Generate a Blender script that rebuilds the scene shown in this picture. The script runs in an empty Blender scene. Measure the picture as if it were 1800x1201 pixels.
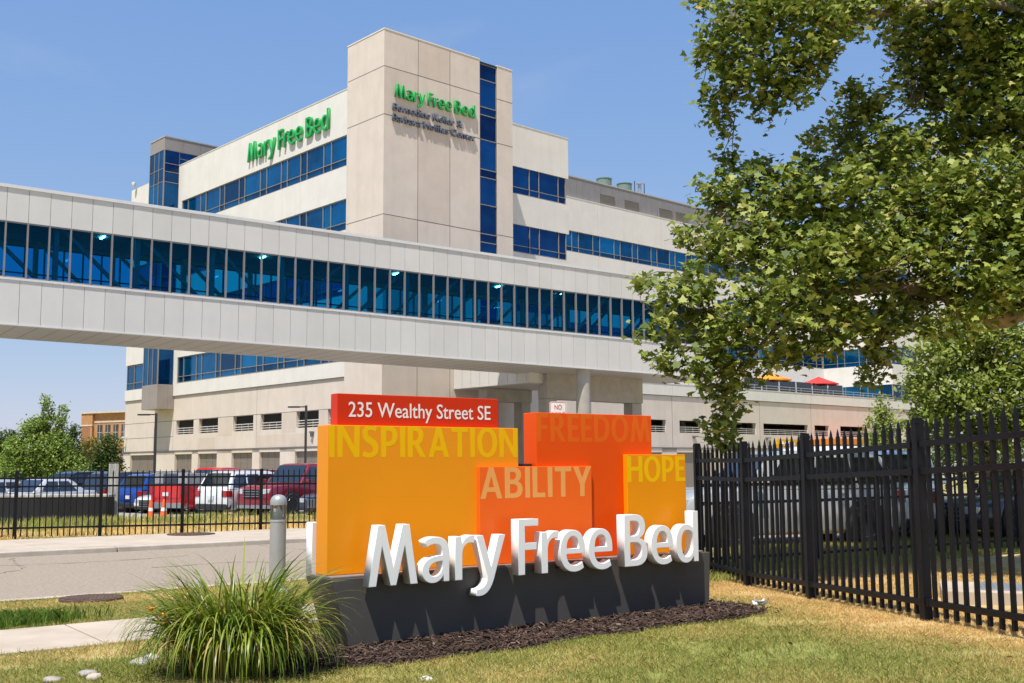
import bpy, bmesh, math, random
import numpy as np
from mathutils import Vector, Matrix
R = math.radians
random.seed(7)
rng = np.random.default_rng(7)
scene = bpy.context.scene
col = scene.collection

# ---------------------------------------------------------------- camera
cam_data = bpy.data.cameras.new('camera')
cam = bpy.data.objects.new('camera', cam_data)
col.objects.link(cam)
PITCH, ROLL = .1132089, -.0061123
_f = Vector((0, math.cos(PITCH), math.sin(PITCH)))
_u = Vector((0, -math.sin(PITCH), math.cos(PITCH)))
_x = Vector((1, 0, 0))
_xr = _x*math.cos(ROLL) + _u*math.sin(ROLL)
_ur = -_x*math.sin(ROLL) + _u*math.cos(ROLL)
m3 = Matrix((_xr, _ur, -_f)).transposed()
cam.matrix_world = Matrix.Translation((0, 0, 1.55)) @ m3.to_4x4()
cam_data.sensor_width = 36
cam_data.lens = 38.143
cam_data.clip_start = .1
cam_data.clip_end = 6000
scene.camera = cam

# ---------------------------------------------------------------- light
SUN_XY = (-.172, -.430)                       # horizontal part of the direction to the sun, per unit of height
SUN_EL = math.atan2(1, math.hypot(*SUN_XY))
SUN_AZ = math.atan2(SUN_XY[0], SUN_XY[1])       # clockwise from +Y
world = bpy.data.worlds.new('World')
scene.world = world
world.use_nodes = True
wn = world.node_tree
wn.nodes.clear()
sky = wn.nodes.new('ShaderNodeTexSky')
sky.sky_type = 'NISHITA'
sky.sun_disc = False
sky.sun_elevation = SUN_EL
sky.sun_rotation = SUN_AZ
sky.air_density = 1.0
sky.dust_density = .35
sky.ozone_density = 4.0
bg = wn.nodes.new('ShaderNodeBackground')
bg.inputs['Strength'].default_value = .14
wo = wn.nodes.new('ShaderNodeOutputWorld')
# thin cirrus wisps laid over the sky by direction
tc = wn.nodes.new('ShaderNodeTexCoord')
mp = wn.nodes.new('ShaderNodeMapping')
mp.inputs['Scale'].default_value = (2.2, 2.2, 7)
mp.inputs['Rotation'].default_value = (0, .25, 0)
nz = wn.nodes.new('ShaderNodeTexNoise')
nz.inputs['Scale'].default_value = 1.9
nz.inputs['Detail'].default_value = 6
nz.inputs['Distortion'].default_value = .6
rp = wn.nodes.new('ShaderNodeMapRange')
rp.inputs['From Min'].default_value = .56
rp.inputs['From Max'].default_value = .86
rp.inputs['To Max'].default_value = .3
mx = wn.nodes.new('ShaderNodeMix')
mx.data_type = 'RGBA'
mx.inputs[7].default_value = (3.0, 3.5, 4.4, 1)
L = wn.links.new
L(tc.outputs['Generated'], mp.inputs['Vector']); L(mp.outputs[0], nz.inputs['Vector'])
L(nz.outputs['Fac'], rp.inputs['Value']); L(rp.outputs[0], mx.inputs[0])
# summer haze: flattens the sky towards the horizon and takes the green out of it
sp_ = wn.nodes.new('ShaderNodeSeparateColor'); cb_ = wn.nodes.new('ShaderNodeCombineColor')
L(sky.outputs[0], sp_.inputs[0])
for ch_, (pw_, gn_) in enumerate(((.69, .62), (.49, .617), (.2, .78))):
    a_ = wn.nodes.new('ShaderNodeMath'); a_.operation = 'MULTIPLY'; a_.inputs[1].default_value = .1784
    b_ = wn.nodes.new('ShaderNodeMath'); b_.operation = 'POWER'; b_.inputs[1].default_value = pw_
    c_ = wn.nodes.new('ShaderNodeMath'); c_.operation = 'MULTIPLY'; c_.inputs[1].default_value = gn_/.1784
    L(sp_.outputs[ch_], a_.inputs[0]); L(a_.outputs[0], b_.inputs[0]); L(b_.outputs[0], c_.inputs[0]); L(c_.outputs[0], cb_.inputs[ch_])
L(cb_.outputs[0], mx.inputs[6]); L(mx.outputs[2], bg.inputs['Color']); L(bg.outputs[0], wo.inputs[0])
sd = bpy.data.lights.new('sun', 'SUN')
sd.energy = 5.0
sd.angle = R(.53)
sd.color = (1, .955, .88)
so = bpy.data.objects.new('sun', sd)
so.rotation_euler = Vector((SUN_XY[0], SUN_XY[1], 1)).to_track_quat('Z', 'Y').to_euler()
so.location = (0, 0, 60)
col.objects.link(so)
vs = scene.view_settings
vs.view_transform = 'Standard'
vs.look = 'None'
vs.exposure = .35
vs.gamma = 1
scene.cycles.max_bounces = 8
scene.cycles.transparent_max_bounces = 24

# ---------------------------------------------------------------- helpers
def s2l(c):
    return c/12.92 if c <= .04045 else ((c+.055)/1.055)**2.4
def hx(h, k=1.0):
    h = h.lstrip('#')
    return tuple(s2l(int(h[i:i+2], 16)/255)*k for i in (0, 2, 4))

def tag(o, label=None, cat=None, group=None, kind=None):
    if label: o['label'] = label
    if cat: o['category'] = cat
    if group: o['group'] = group
    if kind: o['kind'] = kind
    return o

def empty(name, loc=(0, 0, 0), rz=0., label=None, cat=None, group=None):
    o = bpy.data.objects.new(name, None)
    o.location = loc
    o.rotation_euler = (0, 0, rz)
    o.empty_display_size = .3
    col.objects.link(o)
    return tag(o, label, cat, group)

class MB:
    """collects geometry for ONE mesh object"""
    def __init__(s):
        s.v = []; s.f = []; s.m = []
    def quad(s, pts, m=0):
        n = len(s.v); s.v += [tuple(p) for p in pts]; s.f.append(tuple(range(n, n+len(pts)))); s.m.append(m)
        return s
    def box(s, x0, x1, y0, y1, z0, z1, m=0):
        n = len(s.v)
        s.v += [(x0,y0,z0),(x1,y0,z0),(x1,y1,z0),(x0,y1,z0),(x0,y0,z1),(x1,y0,z1),(x1,y1,z1),(x0,y1,z1)]
        for q in ((0,3,2,1),(4,5,6,7),(0,1,5,4),(1,2,6,5),(2,3,7,6),(3,0,4,7)):
            s.f.append(tuple(n+i for i in q)); s.m.append(m)
        return s
    def obox(s, c, ax, ay, az, m=0):
        """oriented box: centre and three half-axis vectors"""
        c, ax, ay, az = map(Vector, (c, ax, ay, az))
        n = len(s.v)
        for k in (-1, 1):
            for i, j in ((-1,-1),(1,-1),(1,1),(-1,1)):
                s.v.append(tuple(c+ax*i+ay*j+az*k))
        for q in ((0,3,2,1),(4,5,6,7),(0,1,5,4),(1,2,6,5),(2,3,7,6),(3,0,4,7)):
            s.f.append(tuple(n+i for i in q)); s.m.append(m)
        return s
    def bar(s, p, q, w, h=None, m=0):
        p, q = Vector(p), Vector(q); d = q-p; h = h or w
        up = Vector((0,0,1)) if abs(d.normalized().z) < .95 else Vector((1,0,0))
        a = d.cross(up).normalized(); b = a.cross(d).normalized()
        return s.obox((p+q)/2, d/2, a*(w/2), b*(h/2), m)
    def prism(s, poly, z0, z1, m=0):
        n = len(s.v); k = len(poly)
        s.v += [(x,y,z0) for x,y in poly]+[(x,y,z1) for x,y in poly]
        s.f.append(tuple(range(n+k-1, n-1, -1))); s.f.append(tuple(range(n+k, n+2*k))); s.m += [m, m]
        for i in range(k):
            j = (i+1) % k
            s.f.append((n+i, n+j, n+k+j, n+k+i)); s.m.append(m)
        return s
    def tube(s, pts, rad, n=8, m=0, cap=True):
        pts = [Vector(p) for p in pts]
        rad = rad if hasattr(rad, '__len__') else [rad]*len(pts)
        b = len(s.v); prev = None
        for i, p in enumerate(pts):
            d = (pts[min(i+1, len(pts)-1)]-pts[max(i-1, 0)]).normalized()
            a = prev if prev else (Vector((0,0,1)) if abs(d.z) < .9 else Vector((1,0,0)))
            a = (a-d*a.dot(d)).normalized(); prev = a; c = d.cross(a)
            for k in range(n):
                t = 2*math.pi*k/n
                s.v.append(tuple(p+(a*math.cos(t)+c*math.sin(t))*rad[i]))
        for i in range(len(pts)-1):
            for k in range(n):
                l = (k+1) % n
                s.f.append((b+i*n+k, b+i*n+l, b+(i+1)*n+l, b+(i+1)*n+k)); s.m.append(m)
        if cap:
            s.f.append(tuple(b+k for k in reversed(range(n)))); s.m.append(m)
            e = b+(len(pts)-1)*n
            s.f.append(tuple(e+k for k in range(n))); s.m.append(m)
        return s
    def lathe(s, prof, c=(0,0,0), n=24, m=0, axis='z'):
        """prof: (radius, height) pairs; axis z or y"""
        b = len(s.v)
        for r, h in prof:
            for k in range(n):
                t = 2*math.pi*k/n
                a, d = r*math.cos(t), r*math.sin(t)
                s.v.append((c[0]+a, c[1]+d, c[2]+h) if axis == 'z' else (c[0]+a, c[1]+h, c[2]-d))
        for i in range(len(prof)-1):
            for k in range(n):
                l = (k+1) % n
                s.f.append((b+i*n+k, b+i*n+l, b+(i+1)*n+l, b+(i+1)*n+k)); s.m.append(m)
        s.f.append(tuple(b+k for k in reversed(range(n)))); s.m.append(m)
        e = b+(len(prof)-1)*n
        s.f.append(tuple(e+k for k in range(n))); s.m.append(m)
        return s
    def build(s, name, mats, parent=None, smooth=None, bevel=0., seg=2, loc=None):
        me = bpy.data.meshes.new(name)
        me.from_pydata(s.v, [], s.f)
        for mt in (mats if isinstance(mats, (list, tuple)) else [mats]):
            me.materials.append(mt)
        if any(s.m) and len(me.materials) > 1:
            me.polygons.foreach_set('material_index', s.m)
        if smooth is not None:
            me.polygons.foreach_set('use_smooth', [True]*len(me.polygons))
            me.set_sharp_from_angle(angle=R(smooth))
        me.update()
        o = bpy.data.objects.new(name, me)
        col.objects.link(o)
        if parent: o.parent = parent
        if loc: o.location = loc
        if bevel:
            b = o.modifiers.new('edge', 'BEVEL'); b.width = bevel; b.segments = seg; b.limit_method = 'ANGLE'; b.angle_limit = R(40)
        return o

def np_mesh(name, verts, k, mats, parent=None, cols=None, midx=None, loc=None):
    """verts (n*k,3): n separate k-gons"""
    verts = np.asarray(verts, np.float32).reshape(-1, 3)
    n = len(verts)//k
    me = bpy.data.meshes.new(name)
    me.vertices.add(len(verts)); me.vertices.foreach_set('co', verts.ravel())
    me.loops.add(n*k); me.loops.foreach_set('vertex_index', np.arange(n*k, dtype=np.int32))
    me.polygons.add(n); me.polygons.foreach_set('loop_start', np.arange(0, n*k, k, dtype=np.int32))
    for mt in (mats if isinstance(mats, (list, tuple)) else [mats]):
        me.materials.append(mt)
    if midx is not None:
        me.polygons.foreach_set('material_index', np.asarray(midx, np.int32))
    if cols is not None:
        at_ = me.color_attributes.new('col', 'FLOAT_COLOR', 'POINT')
        c4 = np.ones((len(verts), 4), np.float32); c4[:, :3] = cols
        at_.data.foreach_set('color', c4.ravel())
    me.update(calc_edges=True)
    o = bpy.data.objects.new(name, me)
    col.objects.link(o)
    if parent: o.parent = parent
    if loc is not None: o.location = loc
    return o

def copy_tree(o, parent=None):
    c = o.copy(); col.objects.link(c); c.parent = parent
    for ch in list(o.children):
        copy_tree(ch, c)
    return c

# ---------------------------------------------------------------- materials
def mat(name, c, rough=.6, metal=0., var=.08, scale=3., bump=0., bscale=60., stretch=(1,1,1), spec=.5, coat=0., dirt=0., tint2=None, coords='Object', island=0.):
    m = bpy.data.materials.new(name); m.use_nodes = True
    nt = m.node_tree; p = nt.nodes['Principled BSDF']
    p.inputs['Roughness'].default_value = rough
    p.inputs['Metallic'].default_value = metal
    p.inputs['Specular IOR Level'].default_value = spec
    p.inputs['Coat Weight'].default_value = coat
    p.inputs['Coat Roughness'].default_value = .06
    tc = nt.nodes.new('ShaderNodeTexCoord'); mp = nt.nodes.new('ShaderNodeMapping')
    mp.inputs['Scale'].default_value = stretch
    nt.links.new(tc.outputs[coords], mp.inputs['Vector'])
    n1 = nt.nodes.new('ShaderNodeTexNoise'); n1.inputs['Scale'].default_value = scale; n1.inputs['Detail'].default_value = 7; n1.inputs['Roughness'].default_value = .62
    nt.links.new(mp.outputs[0], n1.inputs['Vector'])
    cr = nt.nodes.new('ShaderNodeValToRGB')
    c2 = tint2 or tuple(x*(1-2*var) for x in c)
    c3 = tuple(min(x*(1+var), 1) for x in c)
    cr.color_ramp.elements[0].position = .3; cr.color_ramp.elements[1].position = .7
    cr.color_ramp.elements[0].color = (*c2, 1); cr.color_ramp.elements[1].color = (*c3, 1)
    nt.links.new(n1.outputs['Fac'], cr.inputs[0])
    out = cr.outputs[0]
    if dirt:
        n2 = nt.nodes.new('ShaderNodeTexNoise'); n2.inputs['Scale'].default_value = 1.3; n2.inputs['Detail'].default_value = 6
        mp2 = nt.nodes.new('ShaderNodeMapping'); mp2.inputs['Scale'].default_value = (1.2, 1.2, .16)
        nt.links.new(tc.outputs[coords], mp2.inputs['Vector']); nt.links.new(mp2.outputs[0], n2.inputs['Vector'])
        r2 = nt.nodes.new('ShaderNodeMapRange'); r2.inputs['From Min'].default_value = .48; r2.inputs['From Max'].default_value = .75; r2.inputs['To Max'].default_value = dirt
        nt.links.new(n2.outputs['Fac'], r2.inputs['Value'])
        mx = nt.nodes.new('ShaderNodeMix'); mx.data_type = 'RGBA'
        mx.inputs[7].default_value = (c[0]*.45, c[1]*.42, c[2]*.38, 1)
        nt.links.new(r2.outputs[0], mx.inputs[0]); nt.links.new(out, mx.inputs[6]); out = mx.outputs[2]
    if island:
        gi = nt.nodes.new('ShaderNodeNewGeometry'); ri = nt.nodes.new('ShaderNodeMapRange')
        ri.inputs['To Min'].default_value = 1-island; ri.inputs['To Max'].default_value = 1+island
        vi = nt.nodes.new('ShaderNodeVectorMath'); vi.operation = 'SCALE'
        nt.links.new(gi.outputs['Random Per Island'], ri.inputs['Value'])
        nt.links.new(out, vi.inputs[0]); nt.links.new(ri.outputs[0], vi.inputs['Scale']); out = vi.outputs[0]
    nt.links.new(out, p.inputs['Base Color'])
    if bump:
        n3 = nt.nodes.new('ShaderNodeTexNoise'); n3.inputs['Scale'].default_value = bscale; n3.inputs['Detail'].default_value = 5
        nt.links.new(mp.outputs[0], n3.inputs['Vector'])
        bp = nt.nodes.new('ShaderNodeBump'); bp.inputs['Strength'].default_value = bump; bp.inputs['Distance'].default_value = .02
        nt.links.new(n3.outputs['Fac'], bp.inputs['Height']); nt.links.new(bp.outputs[0], p.inputs['Normal'])
    return m

def attr_mat(name, rough=.8, trans=0., noise=0., nscale=40., bump=0., spec=.3):
    m = bpy.data.materials.new(name); m.use_nodes = True
    nt = m.node_tree; p = nt.nodes['Principled BSDF']; out = nt.nodes['Material Output']
    p.inputs['Roughness'].default_value = rough
    p.inputs['Specular IOR Level'].default_value = spec
    a = nt.nodes.new('ShaderNodeAttribute'); a.attribute_name = 'col'
    src = a.outputs['Color']
    if noise:
        tc = nt.nodes.new('ShaderNodeTexCoord')
        n = nt.nodes.new('ShaderNodeTexNoise'); n.inputs['Scale'].default_value = nscale; n.inputs['Detail'].default_value = 8; n.inputs['Roughness'].default_value = .7
        nt.links.new(tc.outputs['Object'], n.inputs['Vector'])
        r = nt.nodes.new('ShaderNodeMapRange'); r.inputs['From Min'].default_value = .25; r.inputs['From Max'].default_value = .75
        r.inputs['To Min'].default_value = 1-noise; r.inputs['To Max'].default_value = 1+noise
        nt.links.new(n.outputs['Fac'], r.inputs['Value'])
        mx = nt.nodes.new('ShaderNodeVectorMath'); mx.operation = 'SCALE'
        nt.links.new(src, mx.inputs[0]); nt.links.new(r.outputs[0], mx.inputs['Scale']); src = mx.outputs[0]
        if bump:
            bp = nt.nodes.new('ShaderNodeBump'); bp.inputs['Strength'].default_value = bump; bp.inputs['Distance'].default_value = .03
            nt.links.new(n.outputs['Fac'], bp.inputs['Height']); nt.links.new(bp.outputs[0], p.inputs['Normal'])
    nt.links.new(src, p.inputs['Base Color'])
    if trans:
        t = nt.nodes.new('ShaderNodeBsdfTranslucent'); nt.links.new(src, t.inputs['Color'])
        ms = nt.nodes.new('ShaderNodeMixShader'); ms.inputs[0].default_value = trans
        nt.links.new(p.outputs[0], ms.inputs[1]); nt.links.new(t.outputs[0], ms.inputs[2]); nt.links.new(ms.outputs[0], out.inputs[0])
    return m

def leaf_mat(name, ramp, rough=.45, trans=.3):
    m = bpy.data.materials.new(name); m.use_nodes = True
    nt = m.node_tree; p = nt.nodes['Principled BSDF']; out = nt.nodes['Material Output']
    p.inputs['Roughness'].default_value = rough
    p.inputs['Specular IOR Level'].default_value = .35
    g = nt.nodes.new('ShaderNodeNewGeometry'); cr = nt.nodes.new('ShaderNodeValToRGB')
    nt.links.new(g.outputs['Random Per Island'], cr.inputs[0])
    e = cr.color_ramp.elements
    while len(e) < len(ramp): e.new(.5)
    for i, (pos, c) in enumerate(ramp):
        e[i].position = pos; e[i].color = (*c, 1)
    nt.links.new(cr.outputs[0], p.inputs['Base Color'])
    t = nt.nodes.new('ShaderNodeBsdfTranslucent'); nt.links.new(cr.outputs[0], t.inputs['Color'])
    ms = nt.nodes.new('ShaderNodeMixShader'); ms.inputs[0].default_value = trans
    nt.links.new(p.outputs[0], ms.inputs[1]); nt.links.new(t.outputs[0], ms.inputs[2]); nt.links.new(ms.outputs[0], out.inputs[0])
    return m

def pane_mat(name, lo, hi, wob=.012):
    """coated blue glazing: every pane (island) has its own depth of tint and a slight ripple"""
    m = bpy.data.materials.new(name); m.use_nodes = True
    nt = m.node_tree; p = nt.nodes['Principled BSDF']
    g = nt.nodes.new('ShaderNodeNewGeometry'); cr = nt.nodes.new('ShaderNodeValToRGB')
    cr.color_ramp.elements[0].color = (*lo, 1); cr.color_ramp.elements[1].color = (*hi, 1)
    cr.color_ramp.elements[0].position = .15
    tc = nt.nodes.new('ShaderNodeTexCoord'); n = nt.nodes.new('ShaderNodeTexNoise'); n.inputs['Scale'].default_value = .7; n.inputs['Detail'].default_value = 4
    nt.links.new(tc.outputs['Object'], n.inputs['Vector'])
    ad = nt.nodes.new('ShaderNodeMath'); ad.operation = 'MULTIPLY_ADD'; ad.inputs[1].default_value = .8
    sb = nt.nodes.new('ShaderNodeMath'); sb.operation = 'MULTIPLY_ADD'; sb.inputs[1].default_value = .9; sb.inputs[2].default_value = -.36
    nt.links.new(n.outputs['Fac'], sb.inputs[0])
    nt.links.new(g.outputs['Random Per Island'], ad.inputs[0]); nt.links.new(sb.outputs[0], ad.inputs[2])
    nt.links.new(ad.outputs[0], cr.inputs[0]); nt.links.new(cr.outputs[0], p.inputs['Base Color'])
    p.inputs['Metallic'].default_value = .72; p.inputs['Roughness'].default_value = .04
    n2 = nt.nodes.new('ShaderNodeTexNoise'); n2.inputs['Scale'].default_value = .9
    nt.links.new(tc.outputs['Object'], n2.inputs['Vector'])
    bp = nt.nodes.new('ShaderNodeBump'); bp.inputs['Strength'].default_value = wob*10; bp.inputs['Distance'].default_value = .05
    nt.links.new(n2.outputs['Fac'], bp.inputs['Height']); nt.links.new(bp.outputs[0], p.inputs['Normal'])
    return m

def see_glass(name, tint, gloss=.07, rough=.02, gc=(1, 1, 1)):
    m = bpy.data.materials.new(name); m.use_nodes = True
    nt = m.node_tree; out = nt.nodes['Material Output']
    nt.nodes.remove(nt.nodes['Principled BSDF'])
    t = nt.nodes.new('ShaderNodeBsdfTransparent'); t.inputs[0].default_value = (*tint, 1)
    g = nt.nodes.new('ShaderNodeBsdfGlossy'); g.inputs['Roughness'].default_value = rough; g.inputs[0].default_value = (*gc, 1)
    fr = nt.nodes.new('ShaderNodeFresnel'); fr.inputs[0].default_value = 1.5
    md = nt.nodes.new('ShaderNodeMath'); md.operation = 'ADD'; md.inputs[1].default_value = gloss-.04
    ms = nt.nodes.new('ShaderNodeMixShader')
    nt.links.new(fr.outputs[0], md.inputs[0]); nt.links.new(md.outputs[0], ms.inputs[0])
    nt.links.new(t.outputs[0], ms.inputs[1]); nt.links.new(g.outputs[0], ms.inputs[2]); nt.links.new(ms.outputs[0], out.inputs[0])
    return m

def lamp_mat(name, c, k):
    m = bpy.data.materials.new(name); m.use_nodes = True
    p = m.node_tree.nodes['Principled BSDF']
    p.inputs['Base Color'].default_value = (.8, .8, .8, 1)
    p.inputs['Emission Color'].default_value = (*c, 1); p.inputs['Emission Strength'].default_value = k
    return m

M = {}
M['white_wall'] = mat('white_precast', (.72, .685, .625), .75, var=.03, scale=.8, bump=.04, bscale=25, dirt=.11)
M['beige_wall'] = mat('beige_precast', (.66, .57, .485), .78, var=.04, scale=.7, bump=.04, bscale=25, dirt=.13)
M['beige_dark'] = mat('tan_precast', (.61, .515, .43), .78, var=.04, scale=.7, bump=.04, bscale=25, dirt=.13)
M['joint'] = mat('joint_sealant', (.16, .14, .125), .9)
M['glass_l'] = pane_mat('blue_glazing', (.001, .05, .125), (.002, .19, .40))
M['glass_d'] = pane_mat('deep_blue_glazing', (.002, .022, .085), (.006, .09, .26))
M['mullion'] = mat('bronze_mullion', (.36, .31, .26), .45, .3, var=.04)
M['taupe'] = mat('taupe_metal_panel', (.33, .285, .25), .5, .1, var=.04, scale=1)
M['pent'] = mat('penthouse_metal', (.245, .235, .23), .55, .1, var=.05, scale=1)
M['louvre'] = mat('louvre_metal', (.27, .225, .185), .55, var=.05, stretch=(1,1,.1))
M['dark'] = mat('dark_void', (.018, .017, .016), .9)
M['garage_conc'] = mat('garage_concrete', (.28, .25, .22), .85)
M['rail'] = mat('painted_rail', (.62, .58, .52), .5)
M['roof'] = mat('roof_membrane', (.4, .38, .36), .9)
M['green_letter'] = mat('green_letter', (.012, .36, .06), .35, var=.04, coat=.3)
M['grey_letter'] = mat('grey_letter', (.12, .135, .18), .45, .1)
M['vent_green'] = mat('vent_green', (.16, .24, .20), .5)
M['steel'] = mat('galvanised_steel', (.5, .5, .5), .4, .7)
M['alu'] = mat('aluminium_panel', (.645, .62, .58), .5, .1, var=.025, scale=.6, dirt=.07, island=.035)
M['alu_cap'] = mat('aluminium_cap', (.72, .71, .69), .4, .2, var=.02)
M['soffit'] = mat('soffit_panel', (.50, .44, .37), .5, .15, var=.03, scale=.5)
M['sky_glass'] = see_glass('skywalk_glass', (.045, .42, .66), .03, gc=(.10, .50, .95))
M['clear_glass'] = see_glass('clear_glass', (.9, .93, .92), .08)
M['inside'] = mat('interior_paint', (.30, .30, .30), .7)
M['inside_dark'] = mat('interior_carpet', (.10, .09, .085), .9)
M['truss'] = mat('truss_paint', (.52, .50, .47), .5)
M['concrete'] = mat('cast_concrete', (.40, .36, .31), .85, var=.07, scale=2, bump=.1, bscale=30, dirt=.2)
M['tube_light'] = lamp_mat('ceiling_tube', (1, .97, .9), 30)
M['black_metal'] = mat('black_powder_coat', (.0045, .0055, .009), .45, 0, var=.2, scale=8, bump=.03, bscale=200, spec=.25)
M['pole'] = mat('dark_bronze_pole', (.045, .042, .042), .5, .3)
# ================================================================ GROUND
S_ = (math.cos(.6277874), math.sin(.6277874)); N_ = (-S_[1], S_[0])      # the drive's direction and the way across it
def tn(t, n): return (t*S_[0]+n*N_[0], t*S_[1]+n*N_[1])
def rise(x, y):
    """the lawn climbs a little towards the camera along the tall fence"""
    return .034*np.clip(12.6-np.asarray(y), -2.2, 6)*np.clip((np.asarray(x)-1.2)/2.2, 0, 1)*np.clip((19-np.asarray(y))/3, 0, 1)
def gz(x, y):
    n = x*N_[0]+y*N_[1]
    return float(np.interp(n, [-1e5, 27, 39, 82, 1e5], [0, 0, -.3, -1, -1])+rise(x, y))

_lat = rng.random((64, 64))
def vnoise(x, y, s):
    x = np.asarray(x)/s; y = np.asarray(y)/s
    xi = np.floor(x).astype(int); yi = np.floor(y).astype(int); fx = x-xi; fy = y-yi
    fx = fx*fx*(3-2*fx); fy = fy*fy*(3-2*fy)
    g = lambda a, b: _lat[a % 64, b % 64]
    return (g(xi, yi)*(1-fx)+g(xi+1, yi)*fx)*(1-fy)+(g(xi, yi+1)*(1-fx)+g(xi+1, yi+1)*fx)*fy
FENCE_R = [(2.75, 16.3), (3.08, 14.55), (3.42, 12.75), (3.87, 10.4), (4.33, 8.0), (4.79, 5.6), (5.25, 3.2)]
def dryness(x, y):
    """0 green .. 1 straw"""
    x = np.asarray(x, float); y = np.asarray(y, float)
    d = .50*vnoise(x, y, 1.7)+.3*vnoise(x+9, y+5, .6)+.2*vnoise(x, y+3, .22)
    fx = 2.75+(16.3-y)*.19                                   # fence line
    near = np.clip(1-(fx-x-.15)/1.5, 0, 1.3)
    n = x*N_[0]+y*N_[1]
    d = d*.75+.62*near-.12
    d = d+np.where((n > 11.4) & (n < 14), .14, 0)+np.where((n > 9.3) & (n < 10), .2, 0)+np.where((n > 12.9) & (n < 13.6), .2, 0)
    d = d+np.where((x < -1.8) & (n < 10), .06, 0)
    d = np.where(n > 23.8, .28+.5*vnoise(x, y, 1.1)-.12*(n > 27), d)
    return np.clip(d, 0, 1)
GREEN = np.array([.285, .315, .072]); STRAW = np.array([.71, .495, .205]); SOIL = np.array([.12, .085, .055])
def grass_colour(d, r):
    d = np.clip((d-.18)/.62, 0, 1)[:, None]
    c = GREEN*(1-d)+STRAW*d
    return c*(0.8+.4*r[:, None])

xs = np.concatenate([[-3500,-1500,-700,-350,-200,-120,-80,-50,-30,-22,-16,-12], np.arange(-9.5, 8.01, .14), [9.5,12,16,22,30,50,80,120,200,350,700,1500,3500]])
ys = np.concatenate([[-3500,-1500,-500,-200,-80,-30,-10,0,3,5], np.arange(6.2, 18.01, .14), np.arange(18.5, 40, 1.), [44,50,60,75,90,110,150,250,500,1000,2000,3500]])
gx, gy = np.meshgrid(xs, ys)
gzv = np.interp(gx*N_[0]+gy*N_[1], [-1e5, 27, 39, 82, 1e5], [0, 0, -.3, -1, -1])+rise(gx, gy)
gv = np.stack([gx, gy, gzv], -1).reshape(-1, 3)
nx, ny = len(xs), len(ys)
ii = np.arange(ny-1)[:, None]*nx+np.arange(nx-1)[None]
fq = np.stack([ii, ii+1, ii+nx+1, ii+nx], -1).reshape(-1, 4)
me = bpy.data.meshes.new('ground')
me.from_pydata(gv.tolist(), [], fq.tolist())
ca = me.color_attributes.new('col', 'FLOAT_COLOR', 'POINT')
dd = dryness(gv[:, 0], gv[:, 1])
gc = grass_colour(dd, np.full(len(dd), .35))*.72+SOIL*.15
c4 = np.ones((len(gv), 4), np.float32); c4[:, :3] = gc
ca.data.foreach_set('color', c4.ravel())
M['ground'] = attr_mat('dry_lawn_soil', .95, noise=.35, nscale=9, bump=.5)
me.materials.append(M['ground'])
ground = bpy.data.objects.new('ground', me); col.objects.link(ground)
tag(ground, kind='structure')

M['asphalt'] = mat('old_asphalt', (.325, .262, .197), .9, var=.17, scale=22, bump=.6, bscale=70)
M['lot'] = mat('lot_asphalt', (.34, .32, .29), .9, var=.1, scale=.6, bump=.3, bscale=50)
M['walk'] = mat('pavement_concrete', (.47, .395, .31), .88, var=.06, scale=1.6, bump=.12, bscale=80, tint2=(.38, .31, .235))
M['kerb'] = mat('kerb_concrete', (.47, .41, .34), .9, var=.12, scale=2.5, bump=.15, bscale=60)

def strip(name, t0, t1, n0, n1, z, m, segs=1, follow=False, step=None):
    mb = MB()
    ns = np.linspace(n0, n1, segs+1)
    for a, b in zip(ns[:-1], ns[1:]):
        p = [tn(t0, a), tn(t1, a), tn(t1, b), tn(t0, b)]
        mb.quad([(x, y, (gz(x, y) if follow else 0)+z) for x, y in p])
    return tag(mb.build(name, m), kind='structure')
strip('road', -80, 90, 14.0, 20.62, .006, M['asphalt'])
strip('parking_lot', -120, 70, 36.2, 84, .008, M['lot'], 24, True)
mb = MB()                                                    # near gutter edge of the drive
a, b = tn(-60, 13.86), tn(60, 14.02)
w = MB()
w.quad([(*tn(-60, 13.86), .012), (*tn(60, 13.86), .012), (*tn(60, 14.06), .012), (*tn(-60, 14.06), .012)])
tag(w.build('road_gutter', M['walk']), kind='structure')
# cracks and a sealed patch in the old asphalt
M['crack'] = mat('crack_fill', (.07, .06, .052), .9)
for (ta, na, tb_, nb) in ((2.0, 14.3, 4.4, 20.2), (5.6, 17.2, 9.5, 16.4), (-1.5, 18.6, 6.5, 18.9), (8.0, 14.2, 8.9, 20.3), (11, 15, 12.2, 20)):
    cm = MB(); k_ = 46; q_ = []
    for i in range(k_):
        f_ = i/(k_-1); q_.append((ta+(tb_-ta)*f_+.22*math.sin(f_*9+ta)+random.gauss(0, .035), na+(nb-na)*f_+.16*math.sin(f_*13+na)+random.gauss(0, .035)))
    for i in range(k_-1):
        w_ = random.uniform(.006, .02); (a1, b1), (a2, b2) = q_[i], q_[i+1]
        if min(b1, b2) < 14.1 or max(b1, b2) > 20.6: continue
        cm.quad([(*tn(a1, b1-w_), .010), (*tn(a2, b2-w_), .010), (*tn(a2+w_, b2+w_), .010), (*tn(a1+w_, b1+w_), .010)])
    tag(cm.build('road_crack', M['crack']), kind='structure')
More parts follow.
